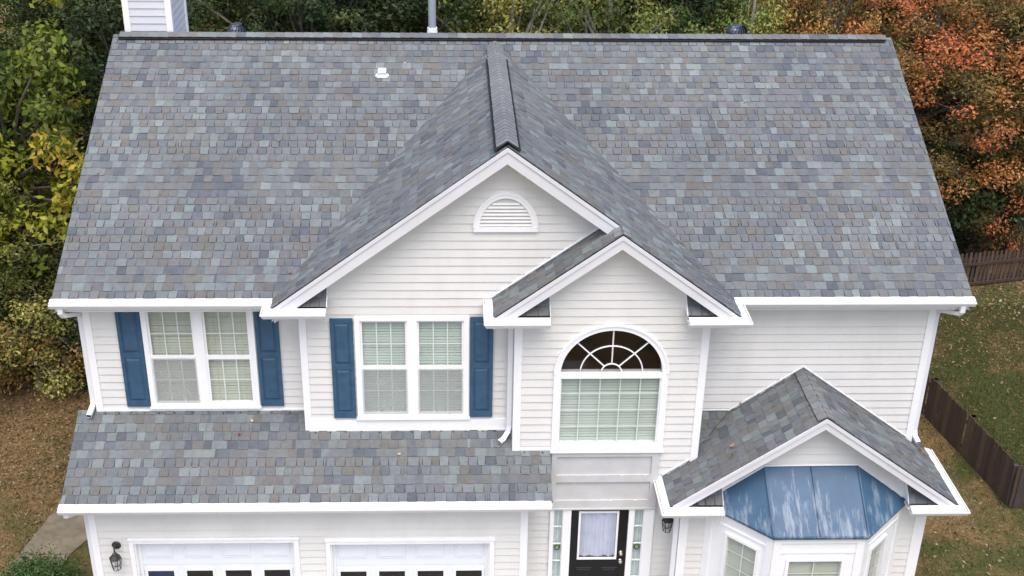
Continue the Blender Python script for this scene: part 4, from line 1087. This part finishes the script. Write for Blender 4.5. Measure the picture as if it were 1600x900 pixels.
# ================================================================== ROOF LEAVES
def leaf_shape(mb, c, r, rz, col, up=Vector((0, 0, 1)), curl=.35):
    rr_ = random.Random(rz); R = Matrix.Rotation(rz, 3, 'Z'); q = up.to_track_quat('Z', 'Y').to_matrix(); pts = []
    prof = [(1.25, 0), (.55, .4), (.85, .8), (.5, 1.25), (.7, 1.75), (.35, 2.4), (.5, 3.1), (.35, 3.9), (.75, 4.5), (.5, 5.0), (.8, 5.5), (.55, 5.9)]; n = len(prof)
    for f, t in prof:
        f *= rr_.uniform(.8, 1.15)*r; v = Vector((f*math.cos(t), f*.75*math.sin(t), curl*abs(f*math.sin(t))+rr_.uniform(0, .25)*r)); pts.append(Vector(c)+q @ (R @ v))
    cc = Vector(c)+up*.003
    for k in range(n): mb.face([cc, pts[k], pts[(k+1) % n]], col)
rl = [((3.40, 2.51), 'm', (.42, .22, .08), 'tan curled leaf lying alone on the left half of the main roof'),
      ((.72, 1.88), 'm', (.40, .22, .12), 'brown leaf by the left edge of the main roof'),
      ((10.85, 3.33), 'm', (.55, .36, .16), 'pale tan leaf on the upper right part of the main roof'),
      ((3.76, .11), 'm', (.38, .17, .04), 'orange leaf near the left foot of the big gable valley'),
      ((5.33, 4.13), 'm', (.6, .58, .5), 'whitish speck of a leaf right of the white vent box'),
      ((3.10, -.20), 'g', (.62, .6, .3), 'pale yellow leaf on the garage roof under the left window'),
      ((2.92, -.40), 'g', (.36, .09, .05), 'red leaf on the garage roof under the left window'),
      ((5.31, -.72), 'g', (.7, .55, .18), 'yellow leaf on the garage roof below the centre window'),
      ((10.20, -.90), 'e', (.5, .31, .15), 'large tan leaf on the left slope above the bay window'),
      ((10.16, -1.12), 'e', (.07, .06, .05), 'dark leaf on the left slope above the bay window'),
      ((10.47, -.03), 'e', (.3, .10, .05), 'rust leaf against the wall at the top of the small gable roof'),
      ((13.27, -.22), 'f', (.35, .13, .07), 'rust leaves below the upper right downspout')]
for i, ((x, y), k, col, lab) in enumerate(rl):
    if k == 'm': z = mz(y); up = Vector((0, -aM, 1))
    elif k == 'g': z = gz(y); up = Vector((0, -aG, 1))
    elif k == 'e': z = zxl(x); up = Vector((-sE, 0, 1))
    else: z = zE-sE*(x-xE); up = Vector((sE, 0, 1))
    up.normalize(); mb = MB(); r = .042 if i not in (8, 11) else .075; col = tuple(.25*sum(col)/3+.75*c_ for c_ in col)
    if i == 4: r = .03
    leaf_shape(mb, (0, 0, 0), r, random.uniform(0, 6), col, up)
    if i == 11: leaf_shape(mb, (.06, -.05, -.03), .06, 2, col, up)
    o = mb.build('fallen_leaf', M['leaf']); o.location = Vector((x, y, z))+up*.025
    tag(o, lab, 'leaf', 'leaves on the roofs')

# ================================================================== FENCES
WOOD = (.074, .048, .035)
def fence(name, pts, h, label, group, picket=False):
    root = empty(name, (pts[0][0], pts[0][1], -.1)); tag(root, label, 'fence', group); rng = random.Random(len(pts)*7+int(h*10))
    T = Matrix.Translation(root.location).inverted()
    bw, gap = (.07, .05) if picket else (.135, .004)
    boards = []
    for (a, b) in zip(pts, pts[1:]):
        a = Vector(a); b = Vector(b); L = (b-a).length; d = (b-a).normalized(); nn = Vector((-d.y, d.x))
        mb = MB(); s_ = 0
        while s_+bw <= L:
            k = rng.uniform(.7, 1.35); c = (WOOD[0]*k, WOOD[1]*k*rng.uniform(.95, 1.05), WOOD[2]*k*rng.uniform(.9, 1.1))
            hh = h+rng.uniform(-.02, .02); p = a+d*s_; q = a+d*(s_+bw); t = nn*.018; off = nn*rng.uniform(-.004, .004); lean = d*rng.uniform(-.008, .008)
            g = [(p+off), (q+off), (q+off+t), (p+off+t)]
            bot = [(v.x, v.y, -.12) for v in g]; top = [(v.x+lean.x, v.y+lean.y, -.1+hh-.05) for v in g]
            mb.hexa(bot, top, c)
            m_ = [((v.x*3+ (p.x+q.x)/2)/4+lean.x, (v.y*3+(p.y+q.y)/2)/4+lean.y, -.1+hh) for v in g]
            mb.hexa(top, m_, c)
            s_ += bw+gap
        mb.build('boards', M['fence'], root, T=T)
        mb = MB()
        for z in (.12, h-.25) if not picket else (.15, h-.22):
            p, q = a+nn*.02, b+nn*.02; g = [p, q, q+nn*.04, p+nn*.04]; mb.hexa([(v.x, v.y, -.1+z) for v in g], [(v.x, v.y, -.1+z+.085) for v in g], (.06, .04, .033))
            if picket:
                p, q = a-nn*.045, b-nn*.045; g = [p, q, q+nn*.04, p+nn*.04]; mb.hexa([(v.x, v.y, -.1+z-.1) for v in g], [(v.x, v.y, -.1+z-.03) for v in g], (.055, .03, .022))
        mb.build('rail', M['fence'], root, T=T)
        n = max(1, round(L/2.2))
        for k in range(n+1):
            p = a+d*(L*k/n)+nn*.115; s2 = .045; h_ = h-.06
            mb = MB(); mb.box(p.x-s2, p.x+s2, p.y-s2, p.y+s2, -.12, -.1+h_, (.05, .04, .035)); mb.build('post', M['fence'], root, T=T)
    return root
fence('board_fence', [(15.55, 7.2), (15.72, 5.47), (15.96, 4.04), (16.22, 2.27), (19.5, 1.9)], .92, 'dark weathered board fence right of the house, turning a corner', None)
fence('picket_fence', [(14.0, 10.9), (18.99, 11.59), (23.5, 12.6)], .9, 'brown picket fence at the back under the orange trees', None, True)

# ================================================================== TREES
def crown_mesh(name, seed, rx, rz, nclump, per, leaf, pal, openness=.25, branches=None, zsquash=1.0, droop=0.0):
    """many folded leaf faces in clumps; local origin = crown centre. pal: list of (rgb, weight) per clump; leaves jitter."""
    r = np.random.default_rng(seed); rng = random.Random(seed)
    cen = []; 
    while len(cen) < nclump:
        v = r.normal(size=3); v /= np.linalg.norm(v); q = r.random()**.45
        rad = q*(1+.22*math.sin(3*v[0]*2+seed)+.18*math.sin(5*v[2]+seed*1.7+2*v[1]))
        p = v*rad*np.array([rx, rx, rz])
        cen.append(p)
    cen = np.array(cen); V = []; C = []
    wts = np.array([w_ for _, w_ in pal], float); wts /= wts.sum(); cols = np.array([c for c, _ in pal])
    # neighbouring clumps tend to share a colour: pick by smooth noise of position
    for p in cen:
        s = rng.uniform(.28, .62); n = int(per*(s/.45)**2*rng.uniform(.6, 1.3))
        t = (math.sin(p[0]*1.3+seed)+math.sin(p[1]*1.1+seed*2)+math.sin(p[2]*1.6+seed*3))/6+.5+rng.uniform(-.3, .3)
        ci = int(np.searchsorted(np.cumsum(wts), min(.999, max(0, t))))
        base = cols[min(ci, len(cols)-1)]*rng.uniform(.75, 1.3)
        d = r.normal(size=(n, 3)); d /= np.linalg.norm(d, axis=1)[:, None]; rad = r.random(n)**.5
        pos = p+d*rad[:, None]*s*np.array([1, 1, .7])
        # leaf frames: facing roughly outward and up
        nr = d*.6+r.normal(size=(n, 3))*.55+np.array([0, 0, .55]); nr /= np.linalg.norm(nr, axis=1)[:, None]
        ax = np.cross(nr, r.normal(size=(n, 3))); ax /= np.linalg.norm(ax, axis=1)[:, None]
        ax[:, 2] -= droop; ax /= np.linalg.norm(ax, axis=1)[:, None]
        bx = np.cross(nr, ax); bx /= np.linalg.norm(bx, axis=1)[:, None]
        L = leaf*r.uniform(.6, 1.3, n)[:, None]; Wd = L*r.uniform(.38, .6, n)[:, None]
        a = pos-ax*L*.5; c = pos+ax*L*.5; b = pos+bx*Wd*.5-nr*L*.06-ax*L*.05; e = pos-bx*Wd*.5-nr*L*.06-ax*L*.05
        V.append(np.stack([a, b, c, e], 1).reshape(-1, 3))
        cc = base[None, :]*r.uniform(.7, 1.35, n)[:, None]*(1+r.normal(size=(n, 3))*.06)
        C.append(np.repeat(np.clip(cc, 0.002, .9), 4, 0))
    V = np.concatenate(V); C = np.concatenate(C); nf = len(V)//4
    me = bpy.data.meshes.new(name); me.vertices.add(len(V)); me.vertices.foreach_set('co', V.astype(np.float32).ravel())
    me.loops.add(nf*4); me.loops.foreach_set('vertex_index', np.arange(nf*4, dtype=np.int32))
    me.polygons.add(nf); me.polygons.foreach_set('loop_start', np.arange(0, nf*4, 4, dtype=np.int32)); me.polygons.foreach_set('loop_total', np.full(nf, 4, dtype=np.int32))
    at = me.color_attributes.new('tint', 'FLOAT_COLOR', 'CORNER')
    at.data.foreach_set('color', np.concatenate([C, np.ones((len(C), 1))], 1).astype(np.float32).ravel())
    me.materials.append(M['leaf']); me.update(calc_edges=True)
    # trunk and limbs reaching into the clumps
    mb = MB(); base = Vector((0, 0, -(rz+branches)))
    top = Vector((rng.uniform(-.3, .3), rng.uniform(-.3, .3), rz*.75))
    tp = [base.lerp(top, k/6)+Vector((rng.uniform(-.1, .1), rng.uniform(-.1, .1), 0))*(0 if k == 0 else 1) for k in range(7)]
    r0 = .05*rx+.03
    mb.tube(tp, [r0*(1-.13*k) for k in range(7)], 8)
    idx = list(range(nclump)); rng.shuffle(idx)
    for i in idx[:46]:
        e = Vector(cen[i]); s0 = tp[0].lerp(tp[-1], min(.95, max(.2, .35+.5*(e.z+rz)/(2*rz)*rng.uniform(.6, .9))))
        mid = s0.lerp(e, .5)+Vector((rng.uniform(-.2, .2), rng.uniform(-.2, .2), rng.uniform(0, .25)))
        mb.tube([s0, mid, e, e+(e-mid)*.35+Vector((0, 0, .1))], [r0*.32, r0*.2, r0*.1, r0*.04], 5, cap=False)
    return me, mb
SPEC = {}
def species(key, bark='bark', **k):
    me, mb = crown_mesh(key+'_crown', **k); 
    tmp = mb.build('trunk', M[bark]); SPEC[key] = (me, tmp.data, k['rz']+k['branches']); bpy.data.objects.remove(tmp)
GR = [((0.027, 0.043, 0.016), 3), ((0.050, 0.072, 0.020), 3), ((0.094, 0.114, 0.031), 2), ((0.188, 0.156, 0.036), .8)]
YG_ = [((0.060, 0.086, 0.018), 1.5), ((0.156, 0.184, 0.024), 3), ((0.288, 0.287, 0.033), 3), ((0.432, 0.310, 0.039), 1.3)]
OL = [((0.078, 0.098, 0.024), 2), ((0.182, 0.195, 0.048), 3), ((0.299, 0.286, 0.078), 3), ((0.312, 0.182, 0.060), .5)]
OR = [((.075, .085, .026), 2.0), ((.19, .14, .045), 2.4), ((.40, .180, .060), 3), ((.46, .15, .058), 1.4), ((.28, .19, .070), 1.8)]
MX = [((0.054, 0.082, 0.020), 2.2), ((0.132, 0.168, 0.039), 3), ((0.240, 0.240, 0.055), 2.4), ((0.384, 0.156, 0.044), .5)]
species('dark', seed=11, rx=2.3, rz=3.6, nclump=200, per=170, leaf=.115, pal=GR, branches=1.5)
species('yellow', seed=5, rx=1.9, rz=2.6, nclump=120, per=120, leaf=.14, pal=YG_, branches=1.2)
species('olive', bark='bark_pale', seed=24, rx=1.9, rz=2.8, nclump=120, per=170, leaf=.085, pal=OL, branches=.6, droop=.3)
species('orange', seed=31, rx=2.7, rz=3.4, nclump=270, per=210, leaf=.085, pal=OR, branches=1.6)
species('mixed', bark='bark_pale', seed=41, rx=2.4, rz=3.2, nclump=190, per=150, leaf=.10, pal=MX, branches=1.5, droop=.3)
species('understory', bark='bark_pale', seed=51, rx=1.1, rz=1.1, nclump=46, per=170, leaf=.085, pal=OL, branches=.25)
species('understory_dark', seed=52, rx=1.3, rz=1.2, nclump=55, per=130, leaf=.10, pal=GR, branches=.25)
species('understory_rust', bark='bark_pale', seed=55, rx=1.5, rz=1.4, nclump=80, per=170, leaf=.085, pal=OR, branches=.3)
def tree(key, x, y, s, rot, label, sz=None, group='trees of the wood behind the house', name=None, cat='tree'):
    me, tm, h = SPEC[key]; sz = sz or s
    root = empty(name or 'tree', (x, y, -.1)); tag(root, label, cat, group); root.rotation_euler = (0, 0, rot)
    c = bpy.data.objects.new('crown', me); t = bpy.data.objects.new('trunk', tm)
    for o in (c, t): COL.objects.link(o); o.parent = root; o.location = (0, 0, h*sz); o.scale = (s, s, sz)
    return root
# (species, x, y, scale, zscale, label)
TR = [
 ('yellow', -3.0, 8.3, 1.15, 1.27, 'bright yellow-green tree nearest the left roof edge'),
 ('olive', -3.6, 7.0, .95, .75, 'open olive-leaved tree with pale twigs left of the house'),
 ('olive', -5.4, 7.7, 1.15, 1.05, 'olive tree at the far left, in front of the dark ones'),
 ('mixed', -5.2, 10.2, 1.05, 1.1, 'mid green tree at the left behind the yellow-green one'),
 ('dark', -.9, 11.4, .95, .95, 'dark green tree behind the chimney'),
 ('yellow', -4.7, 9.3, 1.1, 1.2, 'yellowing tree left of the brightest one, beside the roof'),
 ('yellow', -7.2, 10.4, 1.0, 1.2, 'yellowing tree at the top left corner'),
 ('dark', 2.6, 11.8, 1.0, .98, 'dark green tree behind the left turbine vent'),
 ('dark', 5.0, 12.6, 1.0, 1.0, 'dark green tree left of the flue pipe'),
 ('mixed', 7.4, 11.6, .95, 1.05, 'green and yellow tree just right of the flue pipe'),
 ('mixed', 9.6, 12.0, 1.0, 1.08, 'green and yellow tree behind the middle of the ridge'),
 ('dark', 11.3, 13.4, 1.0, 1.02, 'dark green tree left of the right turbine vent'),
 ('mixed', 12.6, 11.4, .9, 1.0, 'olive green tree behind the right turbine vent'),
 ('orange', 14.7, 12.4, .85, 1.0, 'orange-brown tree behind the right end of the ridge'),
 ('orange', 17.6, 13.4, 1.1, .95, 'large orange maple right of the roof over the picket fence'),
 ('orange', 20.8, 13.8, 1.1, 1.0, 'rust-coloured maple at the far right edge'),
 ('orange', 19.0, 16.6, 1.15, 1.2, 'orange tree behind the two maples on the right'),
 ('dark', 16.2, 16.8, 1.1, 1.1, 'dark tree in the gap behind the orange maples'),
 ('dark', -2.6, 13.8, 1.1, 1.1, 'dark tree further back behind the chimney'),
 ('dark', -8.0, 14.0, 1.2, 1.15, 'dark tree far back at the left corner'),
 ('mixed', .6, 14.8, 1.1, 1.15, 'green tree far back between chimney and left turbine vent'),
 ('dark', 3.9, 16.0, 1.2, 1.2, 'dark tree far back left of the flue pipe'),
 ('mixed', 7.0, 16.2, 1.2, 1.2, 'green tree far back behind the flue pipe'),
 ('dark', 10.4, 17.0, 1.2, 1.2, 'dark tree far back behind the middle of the ridge'),
 ('orange', 13.6, 17.0, 1.1, 1.15, 'orange tree far back behind the right turbine vent'),
 ('dark', 22.8, 17.6, 1.2, 1.2, 'dark tree far back at the right edge'),
 ('dark', -4.6, 18.5, 1.2, 1.2, 'dark tree deep in the wood at the left'),
 ('mixed', 17.0, 21.0, 1.3, 1.3, 'green tree deep in the wood at the right'),
 ('dark', 13.0, 22.0, 1.3, 1.3, 'dark tree deep in the wood right of centre'),
 ('dark', 8.5, 22.0, 1.3, 1.3, 'dark tree deep in the wood at the centre'),
 ('dark', 1.5, 20.5, 1.3, 1.3, 'dark tree deep in the wood left of centre'),
 ('dark', 21.5, 22.0, 1.3, 1.3, 'dark tree deep in the wood at the far right'),
 ('dark', 25.5, 14.5, 1.1, 1.1, 'dark tree outside the right edge'),
]
for i, (k, x, y, s, sz, lab) in enumerate(TR): tree(k, x, y, s, i*2.4, lab, sz)
US = [('understory_rust', 17.0, 13.0, .9, 'rusty young tree leaning over the picket fence beside the roof'),
      ('understory_rust', 20.6, 13.4, 1.0, 'rusty young tree over the picket fence at the right edge'),
      ('understory_dark', 18.4, 14.2, 1.5, 'dark bush in the shade between the two maples'),
      ('understory', -2.5, 6.7, 1.0, 'yellow-green young tree by the rear left corner of the house'),
      ('understory', -4.0, 6.4, 1.05, 'yellow-green sapling at the left above the leaf litter'),
      ('understory_dark', -3.2, 7.8, 1.3, 'dark green sapling behind the young trees at the left'),
      ('understory_dark', -1.3, 7.3, 1.1, 'dark sapling close to the left house wall'),
      ('understory_dark', -5.6, 8.4, 1.3, 'dark sapling at the far left'),
      ('understory_dark', 17.2, 12.9, 1.1, 'dark bush behind the picket fence next to the roof'),
      ('understory_dark', 19.6, 13.6, 1.4, 'dark bush behind the picket fence at the right edge')]
for i, (k, x, y, s, lab) in enumerate(US): tree(k, x, y, s, i*1.3+.4, lab, s, 'young trees and bushes under the wood', 'young_tree')
# shrub in the lower left corner
species('shrub', seed=61, rx=.36, rz=.16, nclump=110, per=130, leaf=.06, pal=[((.03, .07, .02), 2), ((.055, .11, .028), 3), ((.10, .16, .05), 1.2)], branches=.12)
me, tm, h = SPEC['shrub']
root = empty('shrub', (-.66, .0, -.10)); tag(root, 'glossy dark green shrub beside the concrete path', 'shrub')
for n_, d_ in (('foliage', me), ('stems', tm)):
    o = bpy.data.objects.new(n_, d_); COL.objects.link(o); o.parent = root; o.location = (0, 0, h)

# ================================================================== GROUND COVER
def scatter(name, n, regions, fn, seed, mat_, label=None):
    r = np.random.default_rng(seed); V = []; C = []; F = 0
    A = np.array([(b-a)*(d-c)*w_ for a, b, c, d, w_ in regions]); A = A/A.sum()
    for (a, b, c, d, w_), sh in zip(regions, A):
        k = int(n*sh); x = r.uniform(a, b, k); y = r.uniform(c, d, k); v, col = fn(x, y, r); V.append(v); C.append(col)
    V = np.concatenate(V); C = np.concatenate(C); nf = len(V)//4
    me = bpy.data.meshes.new(name); me.vertices.add(len(V)); me.vertices.foreach_set('co', V.astype(np.float32).ravel())
    me.loops.add(nf*4); me.loops.foreach_set('vertex_index', np.arange(nf*4, dtype=np.int32)); me.polygons.add(nf)
    me.polygons.foreach_set('loop_start', np.arange(0, nf*4, 4, dtype=np.int32)); me.polygons.foreach_set('loop_total', np.full(nf, 4, dtype=np.int32))
    at = me.color_attributes.new('tint', 'FLOAT_COLOR', 'CORNER'); at.data.foreach_set('color', np.concatenate([C, np.ones((len(C), 1))], 1).astype(np.float32).ravel())
    me.materials.append(mat_); me.update(calc_edges=True); o = bpy.data.objects.new(name, me); COL.objects.link(o)
    return tag(o, label, name.replace('_', ' '), None, 'stuff')
def litter(x, y, r):
    n = len(x); pal = np.array([(.24, .15, .075), (.30, .21, .11), (.14, .085, .05), (.34, .28, .12), (.24, .12, .07), (.40, .35, .24)])
    c = pal[r.choice(6, n, p=[.28, .22, .24, .1, .1, .06])]*r.uniform(.6, 1.2, n)[:, None]
    t = r.uniform(0, 6.28, n); L = r.uniform(.018, .05, n); W_ = L*r.uniform(.5, .8, n); z = -.1+r.uniform(.004, .03, n)
    dx, dy = np.cos(t), np.sin(t); tl = r.normal(size=n)*.012; tw = r.normal(size=n)*.012
    P = lambda a, b, h: np.stack([x+dx*a*L-dy*b*W_, y+dy*a*L+dx*b*W_, z+h], 1)
    v = np.stack([P(-1, 0, -tl), P(0, -.6, tw+.004), P(1, 0, tl), P(0, .6, -tw+.004)], 1).reshape(-1, 3)
    return v, np.repeat(c, 4, 0)
def blades(x, y, r):
    n = len(x); pal = np.array([(.040, .060, .016), (.065, .085, .024), (.10, .105, .035), (.15, .12, .055)])
    c = pal[r.choice(4, n, p=[.35, .35, .2, .1])]*r.uniform(.7, 1.25, n)[:, None]
    t = r.uniform(0, 6.28, n); h = r.uniform(.02, .055, n); w_ = .004; l = r.normal(size=(n, 2))*.02
    dx, dy = np.cos(t)*w_, np.sin(t)*w_; z0 = np.full(n, -.102)
    v = np.stack([np.stack([x-dx, y-dy, z0], 1), np.stack([x+dx, y+dy, z0], 1), np.stack([x+l[:, 0]+dx*.3, y+l[:, 1]+dy*.3, z0+h], 1), np.stack([x+l[:, 0]-dx*.3, y+l[:, 1]-dy*.3, z0+h], 1)], 1).reshape(-1, 3)
    return v, np.repeat(c, 4, 0)
def keep_off(fn):
    def g(x, y, r):      # keep off the house and the path
        m_ = ~((x > .7) & (x < 13.2) & (y > -1.2)) & ~((x > -1.3+.1*y) & (x < .5) & (y < 5.4) & (x < -.1+.2*y) & (x > -1.45+.12*y))
        return fn(x[m_], y[m_], r)
    return g
scatter('leaf_litter', 42000, [(-9, -.4, 3.0, 12, 1.6), (-6, -.9, -3, 4, .55), (-1.6, .7, -3, 7, .3), (13.3, 24, 7.5, 12.5, 1.5), (13.3, 21, -3, 7.5, .45), (-9, 25, 10, 20, .25)], keep_off(litter), 5, M['leaf'], 'fallen brown and tan leaves strewn over the lawn')
scatter('grass', 230000, [(-6, .75, -2, 6, .8), (16.1, 22, 2.2, 10.5, 1.5), (13.25, 17, -3, 7, .55)], keep_off(blades), 6, M['leaf'], 'short autumn grass around the house')
